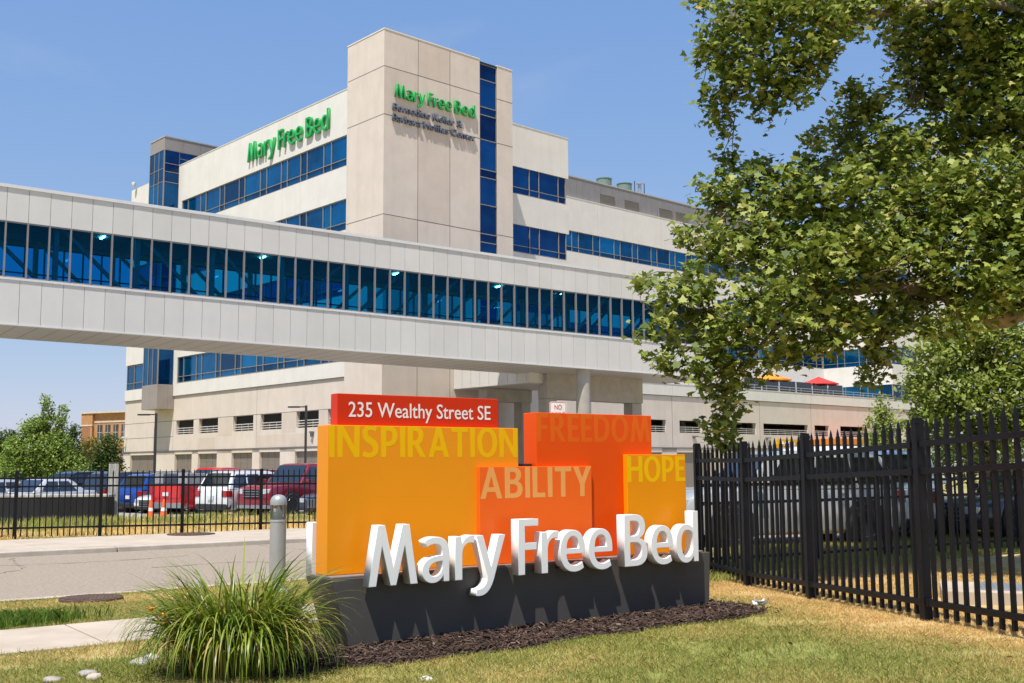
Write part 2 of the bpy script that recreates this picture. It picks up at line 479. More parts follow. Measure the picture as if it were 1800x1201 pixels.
# far pavement with its kerb, slab by slab
mb = MB(); kb = MB()
t = -60.
while t < 24:
    p = [tn(t+.006, 20.83), tn(t+1.792, 20.83), tn(t+1.792, 23.9), tn(t+.006, 23.9)]
    mb.prism(p, -.05, .105+random.uniform(-.003, .003)); t += 1.8
t = -60.
while t < 24:
    p = [tn(t+.004, 20.62), tn(t+2.99, 20.62), tn(t+2.99, 20.825), tn(t+.004, 20.825)]
    kb.prism(p, -.05, .098+random.uniform(-.004, .004)); t += 3.
tag(mb.build('far_pavement', M['walk'], bevel=.008), kind='structure')
tag(kb.build('kerb', M['kerb'], bevel=.02), kind='structure')
mb = MB(); t = -40.
while t < 8.3:
    p = [tn(t+.006, 10.0), tn(t+1.52, 10.0), tn(t+1.52, 11.42), tn(t+.006, 11.42)]
    mb.prism(p, -.08, .022+random.uniform(-.004, .004)); t += 1.53
tag(mb.build('near_pavement', M['walk'], bevel=.008), kind='structure')
# rust brown inspection covers
M['rust'] = mat('rusty_iron', (.125, .075, .055), .8, .3, var=.2, scale=12, bump=.4, bscale=90)
def cover(label, x, y, z, r):
    e = empty('manhole_cover', (x, y, z), .3, label, 'manhole cover')
    MB().lathe([(r, -.02), (r, .012), (r*.965, .014), (r*.96, .004), (r*.94, .004)], n=40).build('frame', M['rust'], e, 30)
    mb = MB().lathe([(r*.935, -.02), (r*.935, .011), (r*.93, .013)], n=40)
    for i in range(-7, 8):
        for j in range(-7, 8):
            if (i*i+j*j) < 50: mb.box(i*r*.12-.02, i*r*.12+.02, j*r*.12-.02, j*r*.12+.02, .012, .018)
    mb.build('lid', M['rust'], e)
cover('round rusty manhole cover lying in the dry grass verge', -4.98, 13.05, .016, .36)
cover('rusty manhole cover set in the far pavement beside the picket fence', *tn(8.3, 23.25), .107, .5)

# ---- mulch bed round the sign
M['mulch_soil'] = mat('mulch_soil', (.045, .030, .022), .95, bump=.6, bscale=60)
bed = []
for k in range(40):
    t = 3.35+k*(8.75-3.35)/39
    bed.append(tn(t, 7.62+.07*math.sin(t*2.1)+.05*math.sin(t*5.3)))
bed += [tn(8.98, 8.1), tn(8.9, 8.9), tn(4, 9.15), tn(3.25, 8.7)]
BED = np.array(bed)
mb = MB().quad([(x, y, .012+float(rise(x, y))) for x, y in bed])
tag(mb.build('mulch_bed', M['mulch_soil']), kind='structure')
def inside(poly, x, y):
    r = np.zeros(len(x), bool); j = len(poly)-1
    for i in range(len(poly)):
        xi, yi = poly[i]; xj, yj = poly[j]
        c = ((yi > y) != (yj > y)) & (x < (xj-xi)*(y-yi)/(yj-yi+1e-12)+xi)
        r ^= c; j = i
    return r
def chips():
    n = 16000
    t = rng.uniform(2.2, 9.5, n); q = rng.uniform(7.1, 9.2, n)
    x = t*S_[0]+q*N_[0]; y = t*S_[1]+q*N_[1]
    k = inside(BED, x, y) | ((rng.random(n) < .05) & (q > 7.45) & (t < 8.9) & (t > 3.4)); x, y = x[k], y[k]; n = len(x)
    l = rng.uniform(.010, .045, n); w = rng.uniform(.003, .010, n); a = rng.uniform(0, 6.283, n); p = rng.normal(0, .30, n); ro = rng.normal(0, .5, n)
    ux = np.stack([np.cos(a)*np.cos(p), np.sin(a)*np.cos(p), np.sin(p)], -1)
    vx = np.stack([-np.sin(a)*np.cos(ro), np.cos(a)*np.cos(ro), np.sin(ro)], -1)
    nv = np.cross(ux, vx)
    c = np.stack([x, y, rng.uniform(.018, .06, n)+rise(x, y)], -1)
    U_, V_, W_ = ux*l[:, None], vx*w[:, None], nv*.003
    cs = [c+U_*i+V_*j+W_*k for k in (-1, 1) for i, j in ((-1,-1),(1,-.7),(1,.8),(-1,1))]
    q = []
    for f in ((4,5,6,7),(0,1,5,4),(1,2,6,5),(2,3,7,6),(3,0,4,7)):
        q.append(np.stack([cs[i] for i in f], 1))
    v = np.concatenate(q, 0)                                  # (5n,4,3)
    base = np.array([.060, .036, .026])*rng.uniform(.4, 2.0, n)[:, None]
    lt = rng.random(n) < .05; base[lt] = np.array([.22, .16, .11])*rng.uniform(.7, 1.2, lt.sum())[:, None]
    cc = np.repeat(np.tile(base, (5, 1)), 4, 0)
    tag(np_mesh('mulch_chips', v.reshape(-1, 3), 4, attr_mat('mulch_wood', .85), cols=cc), kind='stuff')
chips()

# ---- grass blades
def blades(x, y, z, h, w, cols, lean=.5):
    n = len(x); a = rng.uniform(0, 6.283, n); b = rng.uniform(0, 6.283, n)
    ln = np.abs(rng.normal(0, lean, n))*h
    p0 = np.stack([x, y, z], -1); s = np.stack([np.cos(a), np.sin(a), np.zeros(n)], -1)*w[:, None]/2
    d = np.stack([np.cos(b)*ln, np.sin(b)*ln, h], -1)
    mid = p0+d*np.array([.35, .35, .6])
    v = np.stack([p0-s, p0+s, mid+s*.8, p0+d, mid-s*.8], 1)
    return v.reshape(-1, 3), np.repeat(cols, 5, 0)
M['grass'] = attr_mat('grass_blade', .6, .35)
def lawn():
    n = 700000
    x = rng.uniform(-6.6, 7.5, n); y = 6.3+(rng.random(n)**1.35)*(17.8-6.3)
    nn = x*N_[0]+y*N_[1]; t = x*S_[0]+y*S_[1]
    k = np.abs(x) < .52*y+.9
    k &= ~((nn > 9.99) & (nn < 11.43) & (t < 8.3)) & (nn < 13.88)
    k &= ~(inside(BED, x, y) & (rng.random(n) > .012))
    k &= ~((x+4.98)**2+(y-13.03)**2 < .40**2)
    k &= ~((t > 4.2) & (t < 8.75) & (nn > 8.38) & (nn < 8.95))
    # the covered pad behind the fence stays bare
    k &= ~((x > 4.55) & (x < 7.0) & (y > 11.2) & (y < 12.8))
    bare = vnoise(x+3, y+8, .45)
    k &= ~((bare > .80) & (rng.random(n) > .35))
    x, y = x[k], y[k]; n = len(x)
    d = dryness(x, y)+rng.normal(0, .2, n)
    edge = np.zeros(n)
    for e in (9.99, 11.43): edge = np.maximum(edge, 1-np.abs(x*N_[0]+y*N_[1]-e)/.07)
    h = rng.uniform(.016, .038, n)*np.where(d > .6, .8, 1.05)
    tuft = vnoise(x, y, .35)
    h *= .85+.4*tuft
    h *= 1+.8*np.clip(edge, 0, 1)*(rng.random(n) < .4)
    w = rng.uniform(.0028, .0058, n)*(.8+.03*y)
    c = grass_colour(np.clip(d, 0, 1), rng.random(n))
    v, cc = blades(x, y, rise(x, y), h, w, c, .95)
    tag(np_mesh('lawn_grass', v, 5, M['grass'], cols=cc), kind='stuff')
    # rank tufts by the near pavement
    n = 5200
    t = rng.normal(2.15, .42, n); q = rng.normal(11.85, .16, n)
    x = t*S_[0]+q*N_[0]; y = t*S_[1]+q*N_[1]
    k = (q > 11.46) & (t < 3.6); x, y = x[k], y[k]; n = len(x)
    v, cc = blades(x, y, np.zeros(n), rng.uniform(.05, .16, n), rng.uniform(.006, .012, n), np.array([.14, .23, .03])*rng.uniform(.6, 1.4, n)[:, None], .6)
    # weeds between the picket fence and the lot, and the verge before the fence
    n = 70000
    t = rng.uniform(-9, 16, n); q = rng.uniform(23.95, 36.6, n)**1.0
    x = t*S_[0]+q*N_[0]; y = t*S_[1]+q*N_[1]
    k = (x/y < .02) & (x/y > -.56) & (rng.random(n) < .35+.75*vnoise(x, y, .9)); x, y, q = x[k], y[k], q[k]; n = len(x)
    d = dryness(x, y)+rng.normal(0, .12, n)+np.where(q < 28.5, .3, .12)
    weed = (q > 29) & (vnoise(x+20, y+2, 1.3) > .62)
    h = rng.uniform(.03, .11, n)*np.where(weed, 2.6, 1)*np.where(q < 25.6, .6, 1.2)
    z = np.interp(q, [27, 39], [0, -.3])
    v2, c2 = blades(x, y, z, h, rng.uniform(.012, .026, n), grass_colour(np.clip(d+.12-weed*.35, 0, 1), rng.random(n))*1.25, .45)
    tag(np_mesh('weeds_grass', np.concatenate([v, v2]), 5, M['grass'], cols=np.concatenate([cc, c2])), kind='stuff')
lawn()

# ---- grass beyond the rear fence on the right
def back_grass():
    n = 45000
    t = rng.uniform(10.5, 24, n); q = rng.uniform(10.2, 13.9, n)
    x = t*S_[0]+q*N_[0]; y = t*S_[1]+q*N_[1]
    k = (x/y > .1) & (x/y < .56) & (y > 14.5); x, y = x[k], y[k]; n = len(x)
    d = np.full(n, .22)+rng.normal(0, .12, n)
    v, cc = blades(x, y, np.zeros(n), rng.uniform(.03, .09, n), rng.uniform(.008, .014, n), grass_colour(np.clip(d, 0, 1), rng.random(n)), .5)
    tag(np_mesh('verge_grass', v, 5, M['grass'], cols=cc), kind='stuff')
back_grass()

# ---- a few dead leaves blown on the lawn and mulch
def dead_leaves():
    n = 90; x = rng.uniform(-4, 5, n); y = rng.uniform(7.6, 12.5, n)
    nn = x*N_[0]+y*N_[1]; k = (nn < 8.3) | ((nn > 9.1) & (nn < 9.9)); x, y = x[k], y[k]; n = len(x)
    a = rng.uniform(0, 6.28, n); s = rng.uniform(.012, .03, n); v = []
    sh = np.array([(0, -.9), (.5, -.3), (.35, .5), (0, 1), (-.4, .45), (-.5, -.3)])
    for i in range(n):
        t1, t2 = rng.normal(0, .35, 2)
        for p, q in sh:
            u, w_ = p*s[i], q*s[i]
            v.append((x[i]+u*math.cos(a[i])-w_*math.sin(a[i]), y[i]+u*math.sin(a[i])+w_*math.cos(a[i]), .042+float(rise(x[i], y[i]))+u*t1+w_*t2+.35*abs(u)))
    cc = np.repeat(np.array([.24, .13, .06])*rng.uniform(.5, 1.5, n)[:, None], 6, 0)
    tag(np_mesh('dead_leaves', np.array(v), 6, attr_mat('dead_leaf', .7, .15), cols=cc), kind='stuff')
dead_leaves()
# ================================================================ LETTERING
def bez(p0, p1, p2, p3, n=8):
    return [tuple(p0[i]*(1-t)**3+3*p1[i]*t*(1-t)**2+3*p2[i]*t*t*(1-t)+p3[i]*t**3 for i in (0, 1)) for t in [k/n for k in range(1, n+1)]]
def path(*cmd):
    pts = [cmd[0]]
    for c in cmd[1:]:
        if len(c) == 2: pts.append(c)
        else: pts += bez(pts[-1], c[0:2], c[2:4], c[4:6])
    return pts
GLYPH = {
 'M': ([path((0,0),(.17,1),(.315,1),(.475,.33),(.635,1),(.78,1),(.95,0),(.79,0),(.69,.62),(.535,0),(.415,0),(.26,.62),(.16,0))], .95),
 'F': ([path((0,0),(0,1),(.47,1),(.47,.86),(.165,.86),(.165,.575),(.43,.575),(.43,.435),(.165,.435),(.165,0))], .47),
 'r': ([path((0,0),(0,.75),(.15,.75),(.155,.64),(.20,.72,.27,.765,.35,.765),(.385,.765,.41,.76,.43,.75),(.40,.605),(.37,.62,.35,.625,.32,.625),(.22,.625,.165,.54,.165,.42),(.165,0))], .43),
 'a': ([path((.555,0),(.555,.47),(.555,.66,.46,.765,.28,.765),(.19,.765,.11,.74,.05,.70),(.10,.58),(.15,.615,.20,.635,.26,.635),(.36,.635,.40,.58,.40,.475),(.40,.455),(.16,.455,0,.37,0,.20),(0,.07,.09,-.015,.22,-.015),(.31,-.015,.38,.025,.42,.09),(.425,0)),
        path((.40,.345),(.40,.25),(.39,.16,.33,.11,.25,.11),(.185,.11,.15,.15,.15,.205),(.15,.30,.25,.345,.40,.345))[:-1]], .555),
 'y': ([path((0,.75),(.165,.75),(.335,.22),(.485,.75),(.645,.75),(.405,0),(.34,-.19,.24,-.30,.09,-.30),(.06,-.30,.03,-.297,0,-.29),(.025,-.165),(.13,-.18,.205,-.13,.235,-.04),(.25,.005))], .645),
 'e': ([path((.16,.315),(.60,.315),(.604,.34,.604,.36,.604,.39),(.604,.62,.50,.765,.31,.765),(.12,.765,0,.61,0,.375),(0,.14,.13,-.015,.34,-.015),(.43,-.015,.51,.01,.575,.055),(.53,.175),(.47,.135,.42,.115,.355,.115),(.235,.115,.165,.19,.16,.315))[:-1],
        path((.162,.425),(.17,.56,.22,.64,.31,.64),(.40,.64,.445,.56,.447,.425))], .604),
 'B': ([path((0,0),(0,1),(.28,1),(.46,1,.565,.92,.565,.76),(.565,.65,.51,.57,.42,.535),(.54,.505,.62,.42,.62,.28),(.62,.10,.50,0,.30,0)),
        path((.165,.865),(.27,.865),(.36,.865,.40,.82,.40,.73),(.40,.63,.35,.59,.26,.59),(.165,.59)),
        path((.165,.455),(.28,.455),(.40,.455,.455,.40,.455,.295),(.455,.18,.39,.135,.28,.135),(.165,.135))], .62),
 'd': ([path((.635,0),(.635,1.02),(.47,1.02),(.47,.70),(.42,.745,.36,.765,.29,.765),(.11,.765,0,.61,0,.37),(0,.13,.11,-.015,.28,-.015),(.37,-.015,.44,.03,.485,.10),(.49,0)),
        path((.47,.56),(.42,.615,.37,.635,.32,.635),(.21,.635,.16,.54,.16,.375),(.16,.21,.21,.115,.30,.115),(.39,.115,.45,.18,.47,.27))], .635),
}
GLYPH.update({
 'I': ([path((0,0),(0,1),(.155,1),(.155,0))], .155),
 'N': ([path((0,0),(0,1),(.16,1),(.56,.29),(.56,1),(.71,1),(.71,0),(.56,0),(.15,.73),(.15,0))], .71),
 'S': ([path((.475,.955),(.43,.83),(.37,.87,.31,.885,.25,.885),(.18,.885,.155,.84,.155,.78),(.155,.70,.22,.66,.30,.61),(.42,.54,.525,.47,.525,.28),(.525,.09,.40,-.015,.22,-.015),(.13,-.015,.06,.01,0,.05),(.055,.18),(.11,.14,.17,.115,.23,.115),(.32,.115,.365,.16,.365,.25),(.365,.34,.30,.39,.20,.45),(.08,.52,0,.60,0,.76),(0,.92,.11,1.015,.27,1.015),(.35,1.015,.42,.995,.475,.955))[:-1]], .525),
 'P': ([path((0,0),(0,1),(.26,1),(.45,1,.55,.88,.55,.70),(.55,.48,.42,.36,.22,.36),(.155,.365),(.155,0)), path((.155,.87),(.24,.87),(.35,.87,.395,.80,.395,.69),(.395,.55,.33,.49,.22,.49),(.155,.49))], .55),
 'R': ([path((0,0),(0,1),(.26,1),(.44,1,.54,.89,.54,.72),(.54,.57,.46,.47,.37,.43),(.63,0),(.45,0),(.225,.405),(.155,.405),(.155,0)), path((.155,.87),(.24,.87),(.34,.87,.385,.81,.385,.715),(.385,.59,.32,.53,.22,.53),(.155,.53))], .63),
 'A': ([path((0,0),(.30,1),(.44,1),(.74,0),(.58,0),(.52,.22),(.22,.22),(.16,0)), path((.26,.35),(.48,.35),(.37,.77))], .74),
 'T': ([path((.225,0),(.225,.865),(0,.865),(0,1),(.605,1),(.605,.865),(.38,.865),(.38,0))], .605),
 'O': ([path((.76,.5),(.76,.79,.60,1.015,.38,1.015),(.16,1.015,0,.79,0,.5),(0,.21,.16,-.015,.38,-.015),(.60,-.015,.76,.21,.76,.5))[:-1], path((.60,.5),(.60,.73,.51,.885,.38,.885),(.25,.885,.16,.73,.16,.5),(.16,.27,.25,.115,.38,.115),(.51,.115,.60,.27,.60,.5))[:-1]], .76),
 'E': ([path((0,0),(0,1),(.46,1),(.46,.865),(.155,.865),(.155,.58),(.41,.58),(.41,.445),(.155,.445),(.155,.135),(.47,.135),(.47,0))], .47),
 'D': ([path((0,0),(0,1),(.24,1),(.52,1,.67,.81,.67,.51),(.67,.19,.51,0,.22,0)), path((.155,.865),(.24,.865),(.42,.865,.51,.74,.51,.505),(.51,.27,.42,.135,.23,.135),(.155,.135))], .67),
 'L': ([path((0,0),(0,1),(.155,1),(.155,.135),(.45,.135),(.45,0))], .45),
 'Y': ([path((0,1),(.17,1),(.33,.60),(.49,1),(.66,1),(.405,.41),(.405,0),(.25,0),(.25,.41))], .66),
 'H': ([path((0,0),(0,1),(.155,1),(.155,.58),(.53,.58),(.53,1),(.685,1),(.685,0),(.53,0),(.53,.445),(.155,.445),(.155,0))], .685),
})
LOGO = []
_x = .124
for _c, _g in (('M',.07),('a',.10),('r',.0),('y',.27),('F',.05),('r',.01),('e',.075),('e',.29),('B',.085),('e',.075),('d',0)):
    LOGO.append((_c, _x)); _x += (GLYPH[_c][1]+_g)*.52
def curve_to_mesh(cu, name):
    o = bpy.data.objects.new('tmp', cu); col.objects.link(o)
    dg = bpy.context.evaluated_depsgraph_get(); dg.update()
    me = bpy.data.meshes.new_from_object(o.evaluated_get(dg))
    me.name = name
    bpy.data.objects.remove(o); bpy.data.curves.remove(cu)
    return me
def glyph_curve(items, k, depth, bevel, thin=0., kx=None):
    """items: (char, x) ; k: cap height"""
    cu = bpy.data.curves.new('glyph', 'CURVE'); cu.dimensions = '2D'; cu.fill_mode = 'BOTH'
    cu.extrude = depth/2-bevel; cu.bevel_depth = bevel; cu.bevel_resolution = 1; cu.offset = -bevel-thin
    for ch, x in items:
        for c in GLYPH[ch][0]:
            sp = cu.splines.new('POLY'); sp.points.add(len(c)-1); sp.use_cyclic_u = True
            for p, q in zip(sp.points, c): p.co = (x+q[0]*(kx or k), q[1]*k, 0, 1)
    return cu
def frame(right, up, origin):
    r, u = Vector(right), Vector(up); n = r.cross(u)
    return Matrix.Translation(origin) @ Matrix((r, u, n)).transposed().to_4x4()
def place_mesh(me, name, m, parent, mx):
    me.materials.clear(); me.materials.append(m)
    me.transform(mx)
    o = bpy.data.objects.new(name, me); col.objects.link(o)
    if parent: o.parent = parent
    return o
_capH = None
def text_mesh(txt, cap, depth=.004, track=1.0, bold=0., squeeze=1.0, name='lettering', width=None):
    """built-in typeface; x from 0, baseline at 0; depth along +z"""
    def mk(s):
        cu = bpy.data.curves.new('text', 'FONT'); cu.body = s; cu.size = 1; cu.space_character = track
        cu.extrude = .05; cu.offset = bold; cu.resolution_u = 3
        return curve_to_mesh(cu, name)
    global _capH
    if _capH is None:
        h = mk('H'); _capH = max(v.co.y for v in h.vertices); bpy.data.meshes.remove(h)
    me = mk(txt)
    x0 = min(v.co.x for v in me.vertices); x1 = max(v.co.x for v in me.vertices)
    k = cap/_capH; kx = k*squeeze if width is None else width/(x1-x0)
    for v in me.vertices:
        v.co = ((v.co.x-x0)*kx, v.co.y*k, (v.co.z+.05)*depth/.1)
    return me

# ================================================================ HOSPITAL
TH = R(90)-.8292995
hosp = empty('hospital_building', (-8.43, 70, -1), TH, 'cream and beige hospital with blue ribbon windows and a tall blank corner tower', 'hospital')
UP = (0, 0, 1)                                             # walls are written with z above the camera's ground, the building stands a metre lower
def hp(mb, name, mats, sub=None, **k):
    o = mb.build(name, mats, sub or hosp, **k)
    if not sub: o.location = UP
    return o
W, BG, BD, J = M['white_wall'], M['beige_wall'], M['beige_dark'], M['joint']

# -- tower: walls, panel joints
mb = MB().box(0, 8.42, 0, 4.36, -1, 30.7).box(1.02, 8.42, 4.36, 9, -1, 27.9)
for z in (28.14, 24.82, 18.03, 11.4, 5.5):
    mb.box(-.004, 8.425, -.004, 4.3, z-.025, z+.025, 1)
for x in (2.85, 5.66):
    mb.box(x-.02, x+.02, -.003, .1, 18.05, 30.66, 1)
for x in (2.85, 5.66):
    mb.box(x-.02, x+.02, -.003, .1, -1, 18.0, 1)
mb.box(-.03, 8.45, -.03, 4.39, 30.7, 30.78, 2)
hp(mb, 'tower_wall', [BG, J, W])
# slightly darker precast leaves
for x0, x1, z0, z1 in ((2.88, 5.63, 18.06, 24.79), (.02, 2.82, 11.43, 18.0), (2.88, 5.63, 28.17, 30.66), (.02, 2.82, 24.85, 28.1)):
    hp(MB().box(x0, x1, -.0025, .05, z0, z1), 'tower_panel', BD)
mb = MB().box(10.12, 11.6, 0, 4.36, -1, 30.62).box(10.2, 11.6, 4.36, 9, -1, 27.9)
for z in (28.14, 24.82, 18.03, 11.4): mb.box(10.115, 11.605, -.004, 1, z-.025, z+.025, 1)
mb.box(10.1, 11.62, -.03, 4.39, 30.62, 30.7, 2)
hp(mb, 'pier_wall', [BG, J, W])
# glazed slot in the tower
def glaze(name, origin, right, cols_, rows, m, mw=.05, proud=.045, parent=None, edge=True):
    """window in a plane: cols_/rows are the lines of the grid; panes are separate quads, bars a sub-part"""
    r = Vector(right); n = r.cross(Vector((0, 0, 1)))
    o3 = Vector(origin); mb = MB()
    P = lambda a, z, d=0: o3+r*a+Vector((0, 0, z))+n*d
    for a, b in zip(cols_[:-1], cols_[1:]):
        for c, d in zip(rows[:-1], rows[1:]):
            t1, t2 = random.gauss(0, .004), random.gauss(0, .004)
            mb.quad([P(a, c, t1), P(b, c, t2), P(b, d, t2), P(a, d, t1)])
    w = mb.build(name, m, parent or hosp)
    w.location = UP if not parent else (0, 0, 0)
    mb = MB()
    za, zb = rows[0], rows[-1]
    for i, a in enumerate(cols_):
        mb.obox(P(a, (za+zb)/2, proud/2), r*(mw/2), n*(proud/2+.03), Vector((0, 0, (zb-za)/2)))
    for z in rows:
        for a, b in zip(cols_[:-1], cols_[1:]):
            mb.obox(P((a+b)/2, z, proud/2), r*((b-a)/2-mw/2), n*(proud/2+.028), Vector((0, 0, mw*.42)))
    mb.build('window_frame', M['mullion'], w)
    return w
glaze('window', (8.42, .12, 0), (1, 0, 0), [.04, 1.66], [3, 6, 8.0, 8.6, 10.8, 12.7, 13.3, 15.5, 17.32, 17.94, 20.06, 22.07, 22.65, 24.84, 26.67, 27.26, 29.31, 30.45], M['glass_d'], .06, .04)
hp(MB().box(8.43, 10.11, .3, 4.3, -1, 30.45).box(8.43, 10.11, .02, 4.3, 30.46, 30.6, 0), 'glazed_slot', M['dark'])

# -- ribbon window helper columns (wide, narrow, wide ...)
LW = [5.2, 7.30, 8.31, 10.55, 11.45, 13.35, 14.24, 16.43, 17.4, 19.89, 20.8, 23.25, 24.06, 26.55, 27.51, 29.88, 30.95]
FLOORS = [8.75, 13.35, 17.95, 22.55]
# left wing (faces -x at x=.6, runs back along y)
for z in FLOORS:
    glaze('window', (.72, 0, 0), (0, -1, 0), [-y for y in reversed(LW)], [z, z+.5, z+2.15], M['glass_l'])
for z0, z1, nm in ((24.75, 28.05, 'parapet_wall'), (20.15, 22.5, 'spandrel_wall'), (15.55, 17.9, 'spandrel_wall'), (10.95, 13.3, 'spandrel_wall'), (7.65, 8.7, 'spandrel_wall')):
    mb = MB().box(.6, .95, 4.36, 31.7, z0, z1)
    for y in (13.9, 23.6): mb.box(.597, .7, y-.012, y+.012, z0+.01, z1-.01, 1)
    if nm == 'parapet_wall': mb.box(.57, .98, 4.36, 31.72, z1, z1+.06, 2)
    hp(mb, nm, [W, M['beige_dark'], W])
hp(MB().box(.602, .9, 30.99, 31.698, 8.7, 24.75), 'end_pier', W)
hp(MB().box(1.0, 16, 9.01, 41.6, -.9, 27.6)  .box(1.0, 1.018, 4.4, 9, -.9, 27.6), 'inner_core', M['dark'])
# far end of the left wing beyond the stair
mb = MB()
for z0, z1 in ((24.75, 27.75), (20.15, 22.5), (15.55, 17.9), (10.95, 13.3), (7.65, 8.62)):
    mb.box(.6, .95, 34.6, 41.75, z0, z1)
hp(mb, 'far_spandrel', W)
for z in FLOORS:
    glaze('window', (.72, 0, 0), (0, -1, 0), [-41.5, -39.9, -37.4, -34.62], [z-.1, z+.5, z+2.1], M['glass_l'])
hp(MB().box(.75, 1.0, 41.5, 41.7, 8.6, 27.6), 'end_pier', M['dark'])

# -- glazed stair bay
st = hp(MB().box(-.8, 6.5, 31.71, 34.6, 29.35, 30.45).box(-.84, 6.54, 31.67, 34.64, 30.45, 30.55, 1)
        .box(-.805, -.7, 31.705, 34.605, 29.3, 29.35, 1), 'stair_cap', [M['taupe'], M['roof']])
mb = MB()
for x in (.9, 2.6, 4.3, 5.6): mb.box(x-.012, x+.012, 31.706, 31.8, 29.36, 30.44)
mb.build('panel_joint', J, st)
glaze('window', (-.8, 0, 0), (0, -1, 0), [-34.58, -33.6, -32.7, -31.72], [8.6, 12.2, 13.3, 17, 18, 21.8, 22.6, 26.42, 27.6, 29.3], M['glass_l'], .05, .02)
glaze('window', (0, 31.71, 0), (1, 0, 0), [-.78, .6], [8.6, 12.2, 13.3, 17, 18, 21.8, 22.6, 26.42, 27.35, 28.1, 29.3], M['glass_d'], .05, .02)
glaze('window', (0, 31.71, 0), (1, 0, 0), [.6, 2.5, 4.4, 6.4], [28.1, 28.7, 29.3], M['glass_d'], .05, .02)
hp(MB().box(-.7, 6.3, 31.85, 34.5, 8.7, 29.3), 'stair_core', M['dark'])
hp(MB().box(-.85, .7, 31.6, 34.7, 6.5, 8.58).box(-.855, .7, 33.1, 33.13, 6.52, 8.5, 1).box(.1, .12, 31.595, 31.7, 6.52, 8.5, 1), 'stair_base', [M['taupe'], J], bevel=.02)

# -- garage storeys, left side: beige wall with real openings, railings and recessed louvre panels
OPEN = [(4.9, 7.4), (8.55, 11.55), (13.6, 16.7), (17.8, 21.0), (23.5, 26.85), (27.8, 31.05)]
DOORS = [(8.6, 11.6), (13.7, 16.7), (17.8, 21.05), (23.5, 26.77), (27.9, 31.08), (35.25, 40.2)]
mb = MB().box(.7, 1.1, 4.36, 41.75, 5.48, 7.6)
mb.box(.7, 1.1, 4.36, 41.75, 2.95, 4.3)
ys_ = [4.36]+[v for p in OPEN for v in p]+[41.75]
for a, b in zip(ys_[::2], ys_[1::2]): mb.box(.7, 1.1, a, b, 4.3, 5.48)
for z, y0, y1 in ((5.5, 4.4, 41.75), (4.15, 31.6, 41.75)): mb.box(.696, .8, y0, y1, z-.02, z+.02, 1)
for y in (17.3, 31.6): mb.box(.696, .8, y-.015, y+.015, 2.96, 7.58, 1)
hp(mb, 'garage_wall', [BG, J])
mb = MB()
for a, b in ((11.62, 13.53), (21.1, 23.4), (7.5, 8.45)): hp(MB().box(.694, .8, a, b, 4.02, 5.46), 'garage_panel', BD)
for a, b in ((9.5, 17.2), (24, 27)): hp(MB().box(.6965, .8, a, b, 2.98, 3.9), 'garage_panel', BD)
hp(MB().box(.62, 1.0, 4.36, 41.8, 2.86, 2.95).box(.6, 1.0, 4.36, 41.8, 7.6, 7.648), 'ledge', [M['joint']])
mb = MB(); ys_ = [4.36]+[v for p in DOORS for v in p]+[41.75]
for a, b in zip(ys_[::2], ys_[1::2]): mb.box(.66, 1.1, a, b, -1, 2.86)
mb.box(.66, 1.1, 4.36, 41.75, 2.62, 2.86)
hp(mb, 'ground_floor_wall', BG)
for i, (a, b) in enumerate(DOORS):
    mb = MB().box(.86, .98, a, b, -1, 2.62)
    n = 3
    for k in range(n): mb.box(.84, .87, a+(b-a)*k/n-.02, a+(b-a)*k/n+.02, -1, 2.62, 1)
    z = -.9
    while z < 2.6: mb.box(.845, .865, a+.03, b-.03, z, z+.05, 0); z += .1
    hp(mb, 'louvre_panel', [M['louvre'], J])
for a, b in OPEN:
    mb = MB()
    for z in (4.42, 4.6, 4.8): mb.box(.82, .86, a, b, z, z+.06)
    for k in range(4): y = a+.05+(b-a-.1)*k/3; mb.box(.865, .905, y-.02, y+.02, 4.3, 4.85)
    hp(mb, 'opening_railing', M['rail'])
# the parking deck behind the openings: floors, back wall, columns, a ramp and a parked shadowy interior
mb = MB().box(1.1, 12, 4.4, 41.7, 4.1, 4.28).box(1.1, 12, 4.4, 41.7, 5.6, 5.9).box(11, 11.3, 4.4, 41.7, 4.28, 5.6)
for y in (12.6, 19.4, 26.0): mb.box(2.2, 2.8, y, y+.6, 4.28, 5.6)
mb.obox((4.5, 21, 4.95), (.3, 0, 0), (0, 3.4, .75), (0, .0, .14))
hp(mb, 'garage_interior', M['garage_conc'])

# -- right wing
RW = [-.1, 2.75, 4.86, 5.91, 8.07, 8.9]
for z in FLOORS:
    glaze('window', (11.6, 3.42, 0), (1, 0, 0), RW, [z, z+.5, z+2.15], M['glass_d'])
    mb = MB()
for z0, z1 in ((24.7, 28.05), (20.1, 22.5), (15.5, 17.9), (10.9, 13.3)):
    mb = MB().box(11.6, 20.8, 3.3, 3.7, z0, z1).box(20.4, 20.8, 3.7, 17, z0, z1)
    if z1 > 28: mb.box(11.6, 20.83, 3.27, 3.73, z1, z1+.06)
    hp(mb, 'parapet_wall' if z1 > 28 else 'spandrel_wall', W)
for z in FLOORS:
    glaze('window', (20.5, 3.42, 0), (0, 1, 0), [.02, 2.5, 4.5, 7, 9, 11.5, 13.5], [z, z+.5, z+2.15], M['glass_d'])
hp(MB().box(11.7, 20.3, 3.8, 17.2, 7, 27.6), 'inner_core', M['dark'])
